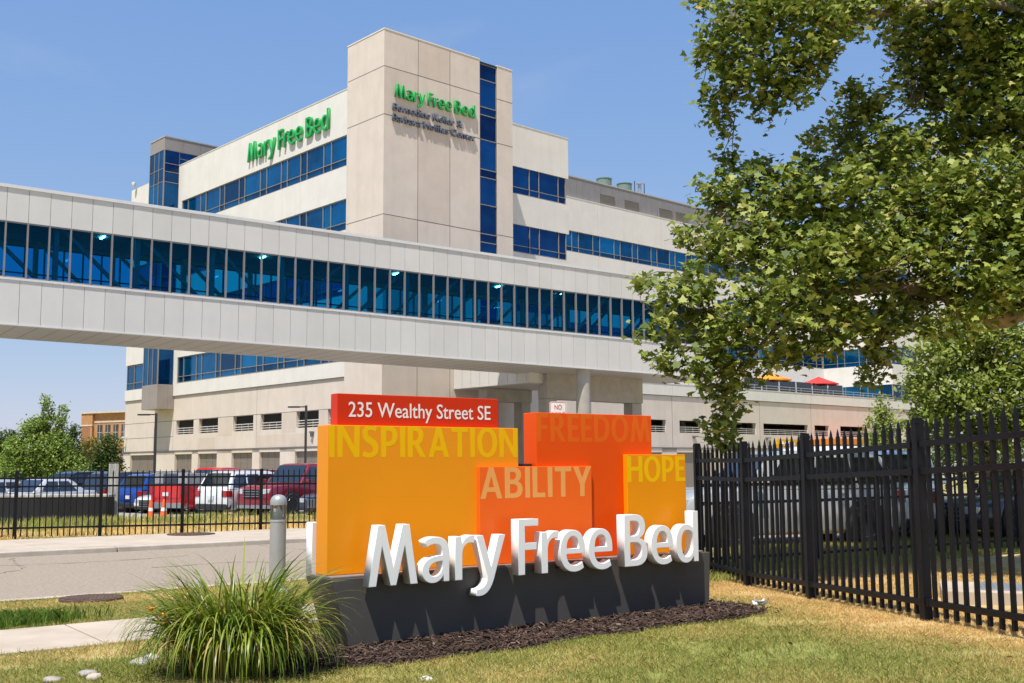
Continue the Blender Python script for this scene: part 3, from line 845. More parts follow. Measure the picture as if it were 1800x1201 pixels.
# -- long rear wing
LG = [18, 20, 22.1, 23.2, 25.4, 26.5, 28.7, 29.8, 32, 33.1, 34.2, 35.22, 36.19, 38.27, 39.3, 41.47, 42.42, 44.3, 45.19, 47.36, 48.33, 50.44, 51.4, 53.31, 54.25, 56.3, 57.3, 59.4, 60.4, 62.5, 63.5, 65.6, 66.6, 68.7, 70, 73, 76, 79, 80.3]
for z in FLOORS[1:]:
    glaze('window', (0, 17.12, 0), (1, 0, 0), LG, [z+.1, z+.55, z+2.15], M['glass_l'])
for z0, z1 in ((24.73, 28.1), (20.1, 22.6), (15.5, 17.98), (7.5, 13.38)):
    mb = MB().box(16, 80.3, 17, 17.5, z0, z1)
    for x in (29.5, 39, 49, 59, 69): mb.box(x-.02, x+.02, 16.997, 17.1, z0+.01, z1-.01, 1)
    if z1 > 28: mb.box(16, 80.3, 16.97, 17.52, z1, z1+.06)
    hp(mb, 'parapet_wall' if z1 > 28 else 'spandrel_wall', [W, BD])
hp(MB().box(16.2, 80.3, 17.6, 30, 7, 27.9), 'inner_core', M['dark'])
for a in (38, 46, 58, 66, 74):
    glaze('window', (a, 16.97, 0), (1, 0, 0), [0, 1.2, 2.4], [7.55, 9.2, 9.9], M['glass_d'])
# penthouse with louvres, vents and flue
pt = MB().box(20, 72, 17.35, 29, 27.9, 30.37).box(19.95, 72, 17.3, 29, 30.37, 30.5, 1)
x = 21.
while x < 72: pt.box(x-.008, x+.008, 17.345, 17.4, 28.2, 30.36, 2); x += .9
hp(pt, 'penthouse', [M['pent'], M['roof'], J])
for a, b in ((39.63, 41.94), (43.44, 45.75), (49.07, 51.34), (51.9, 54.1), (58, 60.3)):
    mb = MB().box(a, b, 17.33, 17.37, 28.2, 29.27, 1).box(a-.05, a, 17.25, 17.37, 28.16, 29.32).box(b, b+.05, 17.25, 17.37, 28.16, 29.32).box(a, b, 17.25, 17.37, 29.27, 29.32)
    z = 28.22
    while z < 29.22: mb.obox(((a+b)/2, 17.29, z+.04), ((b-a)/2, 0, 0), (0, .035, -.03), (0, .008, .01)); z += .115
    hp(mb, 'louvre', [M['pent'], M['dark']])
for xc in (41.6, 44.8):
    hp(MB().lathe([(.62, 30.3), (.62, 30.75), (.8, 30.78), (.8, 31.45), (.86, 31.46), (.86, 31.52), (.75, 31.52)], (xc+.3, 18.7, 0), 20), 'exhaust_fan', M['vent_green'], smooth=40)
hp(MB().lathe([(.2, 30.3), (.2, 31.9), (.42, 31.92), (.42, 32.0), (.1, 32.12)], (47.6, 18.7, 0), 14), 'flue_pipe', M['steel'], smooth=40)
for xc in (46.9, 48.5): hp(MB().tube([(xc, 18.8, 30.4), (xc, 18.8, 32.2)], .05, 6), 'roof_mast', M['pole'])
# lightning rods along the parapets
mb = MB()
for p in ((.4, .15, 30.78), (1.9, .15, 30.78), (5.7, .15, 30.78), (10.9, .2, 30.7), (13.6, 3.45, 28.1), (19.6, 3.45, 28.1), (39, 17.2, 28.15), (49, 17.2, 28.15), (.7, 38, 27.8)):
    mb.tube([p, (p[0], p[1], p[2]+.42)], .018, 5)
hp(mb, 'lightning_rod', M['steel'])
# -- garage storeys, right side
RO_ = [(14, 17), (18.2, 22.5), (24, 28.2), (29.0, 32.65), (34.5, 37.6), (39.2, 46.0), (47.2, 54.9), (56.1, 58.8), (61.0, 66), (68, 74)]
mb = MB().box(11.6, 80.4, 3.4, 3.8, 5.36, 7.45).box(11.6, 80.4, 3.4, 3.8, 2.98, 4.28)
xs_ = [11.6]+[v for p in RO_ for v in p]+[80.4]
for a, b in zip(xs_[::2], xs_[1::2]): mb.box(a, b, 3.4, 3.8, 4.28, 5.36)
for x in (23.2, 33.5, 46.6, 55.5, 67): mb.box(x-.02, x+.02, 3.396, 3.5, 2.99, 7.44, 1)
hp(mb, 'garage_wall', [BG, J])
mb = MB().box(11.6, 80.4, 3.3, 3.8, 7.5, 8.5)
for x in (33.5, 46.6, 55.5, 67): mb.box(x-.015, x+.015, 3.297, 3.4, 7.51, 8.49, 1)
mb.box(11.6, 80.4, 3.27, 3.83, 8.5, 8.55)
hp(mb, 'terrace_wall', [W, BD])
hp(MB().box(11.6, 80.4, 3.32, 3.8, 7.45, 7.498).box(11.6, 80.4, 3.32, 3.8, 2.9, 2.978), 'ledge', J)
mb = MB()
for z in (8.75, 9.0): mb.box(22, 72, 3.4, 3.45, z, z+.05)
x = 22
while x < 72: mb.box(x, x+.05, 3.46, 3.51, 8.55, 9.05); x += 2
hp(mb, 'terrace_railing', M['steel'])
for k in range(6): hp(MB().box(46+k*3, 48.94+k*3, 4.6, 4.62, 8.3, 9.8), 'glass_screen', M['clear_glass'])
hp(MB().box(20.8, 80.4, 3.8, 17, 7.2, 7.5), 'terrace_floor', M['roof'])
RD = [(13, 18), (20, 24), (26, 32), (34, 39), (41, 46), (47, 50), (57, 63), (66, 72)]
mb = MB(); xs_ = [11.6]+[v for p in RD for v in p]+[80.4]
for a, b in zip(xs_[::2], xs_[1::2]): mb.box(a, b, 3.36, 3.8, -1, 2.9)
mb.box(11.6, 80.4, 3.36, 3.8, 2.55, 2.9)
hp(mb, 'ground_floor_wall', BG)
for a, b in RD: hp(MB().box(a, b, 3.55, 3.7, -1, 2.55), 'louvre_panel', M['louvre'])
for a, b in RO_:
    mb = MB()
    for z in (4.4, 4.58, 4.76): mb.box(a, b, 3.5, 3.54, z, z+.05)
    n = max(3, int((b-a)/1.2))
    for k in range(n+1): x = a+.05+(b-a-.1)*k/n; mb.box(x-.02, x+.02, 3.545, 3.585, 4.28, 4.8)
    hp(mb, 'opening_railing', M['rail'])
mb = MB().box(11.7, 80.3, 3.8, 14, 4.05, 4.27).box(11.7, 80.3, 3.8, 14, 5.5, 5.8).box(11.7, 80.3, 13.5, 14, 4.27, 5.5)
for x in (16, 27, 38, 49, 60): mb.box(x, x+.6, 6, 6.6, 4.27, 5.5)
hp(mb, 'garage_interior', M['garage_conc'])
# downlights on the garage wall
M['fixture'] = mat('grey_fixture', (.2, .2, .2), .4, .4)
for x in (36.2, 47.4):
    hp(MB().box(x, x+.5, 3.05, 3.38, 3.92, 4.02).box(x+.2, x+.3, 3.3, 3.4, 3.8, 3.95), 'wall_light', M['fixture'])
hp(MB().box(.42, .69, 9.1, 9.4, 3.9, 4.0).box(.5, .6, 9.15, 9.35, 3.6, 3.9), 'wall_light', M['fixture'])
M['cam_white'] = mat('camera_white', (.75, .75, .75), .4)
hp(MB().lathe([(.16, 0), (.2, .1), (.2, .3), (.1, .35)], (.3, 40.6, 27.95), 12).bar((.3, 40.6, 28.0), (.8, 40.6, 27.6), .08), 'security_camera', M['cam_white'], smooth=50)
hp(MB().lathe([(.1, 0), (.13, .07), (.13, .2), (.05, .25)], (.3, 41.2, 4.1), 10).bar((.3, 41.2, 4.3), (.75, 41.2, 4.35), .06), 'security_camera', M['cam_white'], smooth=50)
# -- east tower beyond the terrace
mb = MB().box(80.4, 96, 7.7, 30, 24.7, 28.1).box(80.4, 96, 7.7, 30, 20.1, 22.55).box(80.4, 96, 7.7, 30, 15.5, 17.95).box(80.4, 96, 7.7, 30, 10.9, 13.35).box(80.4, 96, 7.7, 30, -1, 8.7)
hp(mb, 'east_wing_wall', W)
for z in FLOORS:
    glaze('window', (80.5, 0, 0), (0, -1, 0), [-17, -15, -14, -12, -11, -9.4, -7.8], [z, z+.5, z+2.15], M['glass_l'])
    glaze('window', (80.4, 7.8, 0), (1, 0, 0), [.12, 2.2, 3.2, 5.2, 6.3], [z, z+.5, z+2.15], M['glass_d'])
hp(MB().box(86.7, 96, 7.72, 12, 8.7, 24.7).box(80.6, 86.7, 8, 29, 8.7, 24.7), 'east_wing_core', BG)
# -- entrance canopy and its sign
M['orange_fab'] = mat('orange_canopy', (.72, .22, .015), .5)
M['yellow_sign'] = mat('yellow_sign', (.80, .42, .02), .45)
cp = hp(MB().box(55.6, 67, .2, 3.35, 3.35, 3.95), 'entrance_canopy', M['orange_fab'], bevel=.03)
for x in (56, 61.3, 66.6): MB().box(x-.1, x+.1, .3, .5, -1, 3.35).build('canopy_post', M['steel'], cp)
sg = hp(MB().box(49.1, 52.6, 3.2, 3.33, 3.02, 3.86), 'entry_sign', M['yellow_sign'])
place_mesh(text_mesh('West Entry', .42, .03, bold=.01, width=2.6), 'lettering', M['cam_white'], sg, frame((1, 0, 0), (0, 0, 1), (49.55, 3.2, 3.25)))

# -- lettering on the building
def logo_sign(name, k, depth, m, mx, parent):
    me = curve_to_mesh(glyph_curve([(c, (x-.124)*k/.52) for c, x in LOGO], k, depth, .01, k*.014), name)
    o = place_mesh(me, name, m, parent, mx)
    return o
o = logo_sign('wall_lettering', .93, .19, M['green_letter'], frame((1, 0, 0), (0, 0, 1), (.80, -.125, 26.14)), hosp); o.location = UP
tag(o, label='green raised lettering on the front of the corner tower')
for t, x, z, w in (('Bernedine Keller &', .66, 25.19, 6.0), ('Barbara Hoffius Center', .64, 24.46, 7.25)):
    o = place_mesh(text_mesh(t, .50, .15, bold=.0, width=w), 'wall_lettering', M['grey_letter'], hosp, frame((1, 0, 0), (0, 0, 1), (x, -.03, z))); o.location = UP
    tag(o, label='slate grey raised lettering under the green name on the tower')
o = logo_sign('wall_lettering', 1.56, .18, M['green_letter'], frame((0, -1, 0), (0, 0, 1), (.47, 19.15, 25.62)), hosp); o.location = UP
tag(o, label='green raised lettering along the white parapet of the left wing')

# ================================================================ TERRACE PARASOLS
def hospt(x, y, z):
    c, s = math.cos(TH), math.sin(TH)
    return (-8.43+c*x-s*y, 70+s*x+c*y, z)
def parasol(x, y, c, label):
    e = empty('terrace_parasol', hospt(x, y, 7.5), TH, label, 'parasol', 'parasols on the terrace')
    MB().lathe([(.4, 0), (.4, .1), (.1, .14)], n=16).build('base', M['steel'], e, 30)
    MB().tube([(0, 0, .1), (0, 0, 3.15)], .05, 8).build('pole', M['steel'], e)
    n = 8; mb = MB()
    for k in range(n):
        a, b = 2*math.pi*k/n+.39, 2*math.pi*(k+1)/n+.39
        ea, eb = (2.1*math.cos(a), 2.1*math.sin(a), 2.35), (2.1*math.cos(b), 2.1*math.sin(b), 2.35)
        md = ((ea[0]+eb[0])*.49, (ea[1]+eb[1])*.49, 2.42)
        ia, ib = (1.0*math.cos(a), 1.0*math.sin(a), 2.74), (1.0*math.cos(b), 1.0*math.sin(b), 2.74)
        mb.quad([ea, md, eb, ib, ia]); mb.quad([ia, ib, (0, 0, 3.15)])
        mb.quad([(ea[0], ea[1], 2.22), ((ea[0]+eb[0])/2, (ea[1]+eb[1])/2, 2.27), (eb[0], eb[1], 2.22), eb, md, ea])
    mb.build('canopy', mat('canopy_cloth', c, .7), e)
parasol(60.4, 5.4, (.62, .035, .03), 'red parasol open on the hospital terrace behind the railing')
parasol(51.6, 5.4, (.78, .27, .02), 'orange parasol open on the terrace left of the red parasol')
# ================================================================ SKYWALK
sw = empty('skywalk', (-22.37, 47, 0), .6091985, 'silver panelled skywalk bridge with a band of blue windows crossing in front of the hospital', 'skywalk')
def swp(mb, name, m, parent=None, **k):
    mb.v = [(x, y, z-.01402*x) for x, y, z in mb.v]
    return mb.build(name, m, parent or sw, **k)
M['grey_mullion'] = mat('grey_mullion', (.25, .24, .24), .45, .3, var=.04)
X0, X1, DP = -16.4, 44.0, 5.5
BAY = .914
def clad(name, z0, z1, x):
    mb = MB().box(X0, X1, .03, .12, z0, z1, 1)
    while x < X1-.05:
        a, b = max(x, X0)+.009, min(x+BAY, X1)-.009; d = random.gauss(0, .0015)
        mb.obox(((a+b)/2, .015+d, (z0+z1)/2), ((b-a)/2, random.gauss(0, .0012), 0), (0, .0145, 0), (0, random.gauss(0, .001), (z1-z0)/2-.004)); x += BAY
    swp(mb, name, [M['alu'], J])
clad('upper_panel', 12.42, 13.92, X0)
clad('lower_panel', 7.86, 9.80, X0-.23)
swp(MB().box(X0, X1, -.06, .3, 13.92, 14.07).box(X0, X1, -.04, .2, 9.80, 9.90).box(X0, X1, -.03, .2, 7.79, 7.86), 'trim', M['alu_cap'])
swp(MB().box(X0, X1, DP-.12, DP, 12.42, 13.95).box(X0, X1, DP-.12, DP, 7.8, 9.88), 'rear_panel', M['alu'])
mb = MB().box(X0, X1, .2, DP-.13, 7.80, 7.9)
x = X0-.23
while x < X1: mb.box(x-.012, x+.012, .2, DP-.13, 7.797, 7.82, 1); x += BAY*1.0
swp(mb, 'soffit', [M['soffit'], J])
swp(MB().box(X0, X1, .3, DP-.13, 13.85, 14.0), 'roof', M['roof'])
swp(MB().box(X1+.002, X1+.15, 0, DP, 7.8, 14.0).box(X0-.15, X0-.002, 0, DP, 7.8, 14.0), 'end_wall', M['alu'])
swp(MB().box(X0, X1, .12, DP-.13, 9.2, 9.32), 'floor', M['inside_dark'])
swp(MB().box(X0, X1, .35, DP-.35, 12.62, 12.7), 'ceiling', M['inside'])
for y, nm in ((.09, 'window'), (DP-.09, 'window')):
    mb = MB(); x = X0
    while x < X1-.1:
        t = random.gauss(0, .002)
        mb.quad([(x, y, 9.9), (min(x+BAY, X1), y+t, 9.9), (min(x+BAY, X1), y+t, 12.42), (x, y, 12.42)]); x += BAY
    w = swp(mb, nm, M['sky_glass'])
    fm = MB(); x = X0
    s_ = -1 if y < 1 else 1
    while x < X1: fm.box(x-.035, x+.035, min(y, y+.1*s_)-.03, max(y, y+.1*s_), 9.9, 12.42); x += BAY
    fm.box(X0, X1, min(y, y+.07*s_), max(y, y+.07*s_), 12.36, 12.415).box(X0, X1, min(y, y+.07*s_), max(y, y+.07*s_), 9.905, 9.96)
    swp(fm, 'window_frame', M['grey_mullion'], w)
PL = BAY*4
for y in (.55, DP-.6):
    mb = MB(); x = X0+.4; i = 0
    while x < X1-PL:
        mb.box(x-.11, x+.11, y-.1, y+.1, 9.3, 12.65)
        if x+PL/2 < 14.5: mb.bar((x+.1, y, 12.6), (x+PL-.1, y, 9.4), .16)
        else: mb.bar((x+.1, y, 9.4), (x+PL-.1, y, 12.6), .16)
        x += PL
    swp(mb, 'truss', M['truss'])
    swp(MB().box(X0, X1, y+(.25 if y < 2 else -.3), y+(.3 if y < 2 else -.25), 10.25, 10.31), 'handrail', M['pole'])
for x in (-10, 4.6, 12.7, 20.6, 27.6, 32.2):
    swp(MB().box(x, x+.10, 1.6, 2.2, 12.56, 12.61), 'ceiling_light', M['tube_light'])
swp(MB().lathe([(.44, -.3), (.44, 8.27)], (33.0, .62, 0), 28), 'column', M['concrete'], smooth=40)
swp(MB().box(32.7, 40.8, 3.9, 4.9, 6.2, 8.28), 'pier_beam', M['concrete'], bevel=.03)
for x in (33.1, 40.3): swp(MB().box(x-.42, x+.42, 3.95, 4.85, -.3, 6.19), 'column', M['concrete'], bevel=.03)
# link between the skywalk and the corner tower
mb = MB().box(6.0, 11.0, -7.6, -.02, 6.72, 10.4)
y = -7.3
while y < 0: mb.box(5.997, 6.1, y-.01, y+.01, 6.8, 10.3, 1); y += BAY
lk = hp(mb, 'link_bridge', [M['alu'], J])
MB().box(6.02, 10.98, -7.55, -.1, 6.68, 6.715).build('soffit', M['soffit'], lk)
MB().box(6.6, 10.7, -2.8, -1.9, 5.8, 6.66).box(6.7, 7.5, -2.75, -1.95, -1, 5.79).box(9.8, 10.6, -2.75, -1.95, -1, 5.79).build('pier', M['concrete'], lk)

# ================================================================ MONUMENT SIGN
A_SIGN = (-1.41, 9.36, 0)
ms = empty('monument_sign', A_SIGN, .6277874, 'large orange and yellow hospital entrance sign with white raised letters on a charcoal base', 'sign')
def paint(name, c, **k): return mat(name, c, k.get('rough', .28), var=k.get('var', .02), scale=.9, coat=0, spec=.16)
M['s_yellow'] = paint('amber_panel', (.83, .285, .008))
M['s_orange'] = paint('orange_panel', (.77, .078, .002))
M['s_red'] = paint('vermilion_panel', (.60, .030, .003))
M['s_coral'] = paint('coral_panel', (.88, .135, .014))
M['s_gold'] = paint('gold_panel', (.80, .275, .003))
M['s_base'] = mat('charcoal_base', (.085, .077, .07), .45, .0, var=.06, scale=2, spec=.2)
M['s_toe'] = mat('black_toe', (.008, .008, .008), .8)
M['s_white'] = mat('white_letter', (.84, .83, .81), .38, var=.01, coat=.15)
M['s_ledge'] = mat('brown_flashing', (.30, .25, .22), .5, .3)
M['w_insp'] = paint('mustard_vinyl', (.85, .455, .0))
M['w_free'] = paint('tan_orange_vinyl', (.75, .125, .004))
M['w_abil'] = paint('peach_vinyl', (.84, .36, .10))
M['w_hope'] = paint('yellow_vinyl', (.84, .48, .0))
M['w_addr'] = paint('white_vinyl', (.82, .78, .74))
def xz_prism(poly, y0, y1, m=0):
    mb = MB().prism([(x, -z) for x, z in poly], 0, 1, m)      # prism along its local z, turned so it runs along y
    mb.v = [(x, y0+(y1-y0)*w, -z) for x, z, w in mb.v]
    return mb
xz_prism([(.03, .035), (4.345, .035), (4.37, .60), (-.146, .60)], 0, .5).build('base', M['s_base'], ms, bevel=.006)
MB().box(.06, 4.32, .03, .47, -.05, .034).build('toe', M['s_toe'], ms)
MB().box(-.125, 4.30, .03, .47, .601, .618).build('flashing', M['s_ledge'], ms, bevel=.004)
def panel(x0, x1, y0, y1, z1, m, label):
    o = MB().box(x0, x1, y0, y1, .619, z1).build('panel', m, ms, bevel=.006)
    tag(o, label); return o
def word(p, s, x, z, cap, w, y, m):
    """sign capitals laid out to the measured width"""
    gap = .115; tot = sum(GLYPH[c][1] for c in s)+gap*(len(s)-1); kx = w/tot; xx = 0; items = []
    for c in s: items.append((c, xx)); xx += (GLYPH[c][1]+gap)*kx
    place_mesh(curve_to_mesh(glyph_curve(items, cap, .0016, 0., -cap*.011, kx), 'lettering'), 'lettering', m, p, frame((1, 0, 0), (0, 0, 1), (x, y, z)))
p = panel(-.12, 1.92, .15, .36, 1.905, M['s_yellow'], 'amber panel lettered INSPIRATION')
word(p, 'INSPIRATION', -.105, 1.627, .272, 2.012, .15, M['w_insp'])
o = MB().box(-.01, 1.72, .20, .33, 1.906, 2.185).build('panel', M['s_red'], ms, bevel=.006)
tag(o, 'red address panel on top of the amber one')
place_mesh(text_mesh('235 Wealthy Street SE', .132, .002, bold=.004, width=1.525), 'lettering', M['w_addr'], o, frame((1, 0, 0), (0, 0, 1), (.10, .199, 1.982)))
p = panel(2.14, 3.69, .152, .36, 2.065, M['s_orange'], 'orange panel lettered FREEDOM')
word(p, 'FREEDOM', 2.15, 1.782, .272, 1.52, .152, M['w_free'])
p = panel(1.43, 2.81, .108, .149, 1.535, M['s_coral'], 'coral panel lettered ABILITY')
word(p, 'ABILITY', 1.445, 1.236, .288, 1.35, .108, M['w_abil'])
p = panel(3.27, 4.12, .085, .149, 1.65, M['s_gold'], 'gold panel lettered HOPE')
word(p, 'HOPE', 3.28, 1.367, .262, .83, .085, M['w_hope'])
MB().box(3.70, 4.11, .1495, .36, .619, 1.645).build('panel_return', M['s_gold'], ms, bevel=.005)
MB().box(1.925, 2.135, .22, .30, .619, 1.56).build('steel_post', M['pole'], ms)
for side in (0, 1):
    for ch, x in LOGO:
        me = curve_to_mesh(glyph_curve([(ch, 0)], .52, .115, .004, .003), 'letter')
        if not side: fr_ = frame((1, 0, 0), (0, 0, 1), (x, -.083, .527))
        else: fr_ = frame((-1, 0, 0), (0, 0, 1), (3.98-x+.0, .583, .527))
        o = place_mesh(me, 'letter', M['s_white'], ms, fr_)
# stand-offs carrying the letters
mb = MB()
for x in (.2, .6, .75, 1.05, 1.35, 1.78, 2.0, 2.25, 2.65, 3.1, 3.5, 3.9):
    mb.box(x-.008, x+.008, -.05, .02, .555, .575).box(x-.008, x+.008, .48, .55, .555, .575)
mb.build('letter_bracket', M['pole'], ms)

# ================================================================ BOLLARD LIGHT
bl = empty('bollard_light', (-2.93, 13.7, 0), 0, 'grey metal bollard light with a domed top and clear lens beside the sign', 'bollard')
M['bol'] = mat('bollard_grey', (.40, .40, .39), .36, .35, var=.03)
M['cone'] = mat('reflector_cone', (.72, .69, .62), .25, .3)
MB().lathe([(.16, 0), (.16, .02), (.13, .04), (.105, .05)], n=32).build('base_plate', M['bol'], bl, 40)
MB().lathe([(.1, .04), (.1, .86), (.104, .862), (.104, .885), (.098, .89)], n=36).build('post', M['bol'], bl, 40)
MB().lathe([(.098, .885), (.098, 1.075)], n=36).build('lens', M['clear_glass'], bl, 40)
MB().lathe([(.085, .892), (.05, .96), (.012, 1.055), (.006, 1.075)], n=28).build('reflector', M['cone'], bl, 40)
MB().lathe([(.101, 1.07), (.103, 1.095), (.1, 1.13), (.088, 1.16), (.066, 1.183), (.036, 1.196), (.004, 1.2)], n=36).build('cap', M['bol'], bl, 50)
mb = MB()
for k in range(3): a = k*2.09; mb.tube([(.088*math.cos(a), .088*math.sin(a), .88), (.088*math.cos(a), .088*math.sin(a), 1.08)], .004, 6)
mb.build('rod', M['steel'], bl)

# ================================================================ FENCES
def picket_fence(name, label, pts, H, sp, rails, pw, postw, railh, endpost=True, tip=.09, bottom=.05, group=None):
    f = empty(name, (pts[0][0], pts[0][1], 0), 0, label, 'fence', group)
    ox, oy = pts[0]
    a0 = math.atan2(pts[1][1]-oy, pts[1][0]-ox)
    h = pw/2
    mb = MB().box(-h, h, -h, h, bottom, H-tip)                       # square bar pressed to a spear point
    b = len(mb.v)
    mb.v += [(-h*1.15, -h*.5, H-tip), (h*1.15, -h*.5, H-tip), (h*1.15, h*.5, H-tip), (-h*1.15, h*.5, H-tip),
             (-h*.95, -h*.35, H-tip*.55), (h*.95, -h*.35, H-tip*.55), (h*.95, h*.35, H-tip*.55), (-h*.95, h*.35, H-tip*.55), (0, 0, H)]
    for i in range(4):
        j = (i+1) % 4
        mb.f += [(b+i, b+j, b+4+j, b+4+i), (b+4+i, b+4+j, b+8)]; mb.m += [0, 0]
    pk = None; post = None
    for (x0, y0), (x1, y1) in zip(pts[:-1], pts[1:]):
        d = math.hypot(x1-x0, y1-y0); ux, uy = (x1-x0)/d, (y1-y0)/d; a = math.atan2(uy, ux)
        def put(o, s, z=0):
            o.location = (x0-ox+ux*s, y0-oy+uy*s, z+float(rise(x0+ux*s, y0+uy*s))); o.rotation_euler = (0, 0, a); o.parent = f
        if post is None:
            w = postw/2
            post = MB().box(-w, w, -w, w, -.1, H-.02).box(-w*1.08, w*1.08, -w*1.08, w*1.08, H-.06, H-.02).box(-w*.9, w*.9, -w*.9, w*.9, H-.02, H+.0).build('post', M['black_metal'], f, bevel=.004)
            q = post
        else:
            q = post.copy(); col.objects.link(q)
        put(q, 0)
        n = max(2, round(d/sp))
        for k in range(1, n):
            if pk is None: pk = mb.build('picket', M['black_metal'], f); q = pk
            else: q = pk.copy(); col.objects.link(q)
            put(q, d*k/n, random.gauss(0, .004))
            q.rotation_euler = (random.gauss(0, .003), random.gauss(0, .003), a)
        rm = MB()
        o = None
        for z in rails:
            rb = MB().box(postw/2, d-postw/2, -pw*.78, pw*.78, z-railh/2, z+railh/2)
            for e0 in (postw/2, d-postw/2-.05): rb.box(e0, e0+.05, -pw*.95, pw*.95, z-railh*.62, z+railh*.62)
            o = rb.build('rail', M['black_metal'], f, bevel=.003); put(o, 0)
            o.rotation_euler = (0, -math.atan2(float(rise(x1, y1)-rise(x0, y0)), d), a)
    if endpost:
        q = post.copy(); col.objects.link(q); q.location = (pts[-1][0]-ox, pts[-1][1]-oy, float(rise(*pts[-1]))); q.rotation_euler = (0, 0, a); q.parent = f
    return f
picket_fence('picket_fence', 'tall black spear topped metal fence running beside the big sign on the right', FENCE_R[:6], 1.90, .165, (.17, 1.39, 1.645), .035, .086, .056)
e2 = (.894, .447)
picket_fence('picket_fence', 'low black picket fence crossing behind the tall spear topped fence on the right', [(2.80+e2[0]*2.3*k, 16.42+e2[1]*2.3*k) for k in range(5)], 1.52, .15, (.18, 1.0, 1.27), .028, .065, .045)
lx = [-10.9+1.676*k for k in range(-4, 6)]
picket_fence('picket_fence', 'black picket fence along the far side of the drive in front of the parked cars', [(x, 24.03+.3*(x+10.9)) for x in lx], 1.50, .126, (.24, 1.14, 1.32), .026, .075, .04)

# ================================================================ SMALL STREET THINGS
np_ = empty('parking_sign', (.80, 19, 0), .1, 'small white NO PARKING sign with red letters behind the orange panel', 'sign')
MB().box(-.025, .025, .0, .03, -.1, 2.62).build('post', M['steel'], np_)
def rrect(w, h, r, n=5):
    out = []
    for cx, cy, a in ((w-r, h-r, 0), (r-w, h-r, 90), (r-w, r-h, 180), (w-r, r-h, 270)):
        out += [(cx+r*math.cos(R(a+90*k/n)), cy+r*math.sin(R(a+90*k/n))) for k in range(n+1)]
    return out
M['sign_white'] = mat('sign_white', (.78, .78, .77), .4); M['sign_red'] = mat('sign_red', (.60, .03, .03), .4)
pz = xz_prism([(x, z+2.42) for x, z in rrect(.15, .225, .03)], -.006, -.001).build('plate', M['sign_white'], np_)
o, i = rrect(.14, .215, .026), rrect(.131, .206, .02); bm_ = MB()
for k in range(len(o)):
    j = (k+1) % len(o); bm_.quad([(o[k][0], -.0075, o[k][1]+2.42), (o[j][0], -.0075, o[j][1]+2.42), (i[j][0], -.0075, i[j][1]+2.42), (i[k][0], -.0075, i[k][1]+2.42)])
bm_.build('border', M['sign_red'], pz)
for s, z, cp_, w in (('NO', 2.505, .085, .13), ('PARKING', 2.385, .075, .235)):
    place_mesh(text_mesh(s, cp_, .001, bold=.015, width=w), 'lettering', M['sign_red'], pz, frame((1, 0, 0), (0, 0, 1), (-w/2, -.0065, z)))

def cone_(label, x, y):
    e = empty('traffic_cone', (x, y, gz(x, y)), random.random(), label, 'cone', 'traffic cones by the parked cars')
    MB().box(-.19, .19, -.19, .19, 0, .035).build('base', M['cone_or'], e, bevel=.008)
    MB().lathe([(.15, .03), (.12, .2), (.075, .45), (.04, .68), (.03, .71)], n=22).build('body', M['cone_or'], e, 40)
    MB().lathe([(.104, .31), (.084, .425)], n=22).build('collar', M['sign_white'], e, 40)
M['cone_or'] = mat('cone_orange', (.80, .13, .02), .5)
cone_('left one of the two orange traffic cones behind the picket fence', -12.62, 38.2)
cone_('right one of the two orange traffic cones behind the picket fence', -12.1, 38.0)

M['black_conc'] = mat('soot_black_concrete', (.010, .0095, .009), .9, var=.4, scale=2.2, bump=.4, bscale=30, stretch=(1, 1, .4))
M['pale_conc'] = mat('pale_concrete', (.42, .40, .36), .9, var=.3, scale=4)
bw = empty('concrete_barrier', (-16.6, 35, -.25), .02, 'long black stained concrete barrier with a pale top edge behind the left fence', 'barrier')
MB().prism([(-7.4, -.3), (3.75, -.3), (3.75, .3), (-7.4, .3)], 0, .86).build('wall', M['black_conc'], bw, bevel=.03)
MB().box(-7.42, 3.77, -.32, .32, .86, .95).build('coping', M['pale_conc'], bw, bevel=.02)
M['old_wood'] = mat('weathered_timber', (.42, .40, .37), .9, var=.25, scale=5, stretch=(6, 6, .6), bump=.4, bscale=14)
wp = empty('timber_post', (-13.0, 35.6, -.25), .3, 'thick weathered pale timber post standing by the black barrier', 'post')
MB().box(-.15, .15, -.15, .15, -.1, 1.92).build('shaft', M['old_wood'], wp, bevel=.012)
MB().box(-.155, .155, -.155, .155, 1.925, 1.96).build('cap', M['rust'], wp, bevel=.01)

def light_pole(x, y, h, label):
    e = empty('street_lamp', (x, y, -.9), 0, label, 'street lamp', 'lamp posts in the parking lot')
    MB().lathe([(.28, 0), (.28, .7), (.26, .75)], n=18).build('footing', M['concrete'], e, 40)
    MB().box(-.075, .075, -.075, .075, .7, h).build('pole', M['pole'], e, bevel=.01)
    a = MB().box(-.5, -.075, -.04, .04, h-.14, h-.06).build('arm', M['pole'], e)
    MB().box(-1.25, -.45, -.16, .16, h-.16, h-.05).build('lamp_head', M['pole'], e, bevel=.02)
light_pole(-24.6, 75, 6.15, 'dark slim street lamp beside the brown stair base of the hospital')
light_pole(-14.25, 75, 6.62, 'dark slim street lamp left of the red address panel')

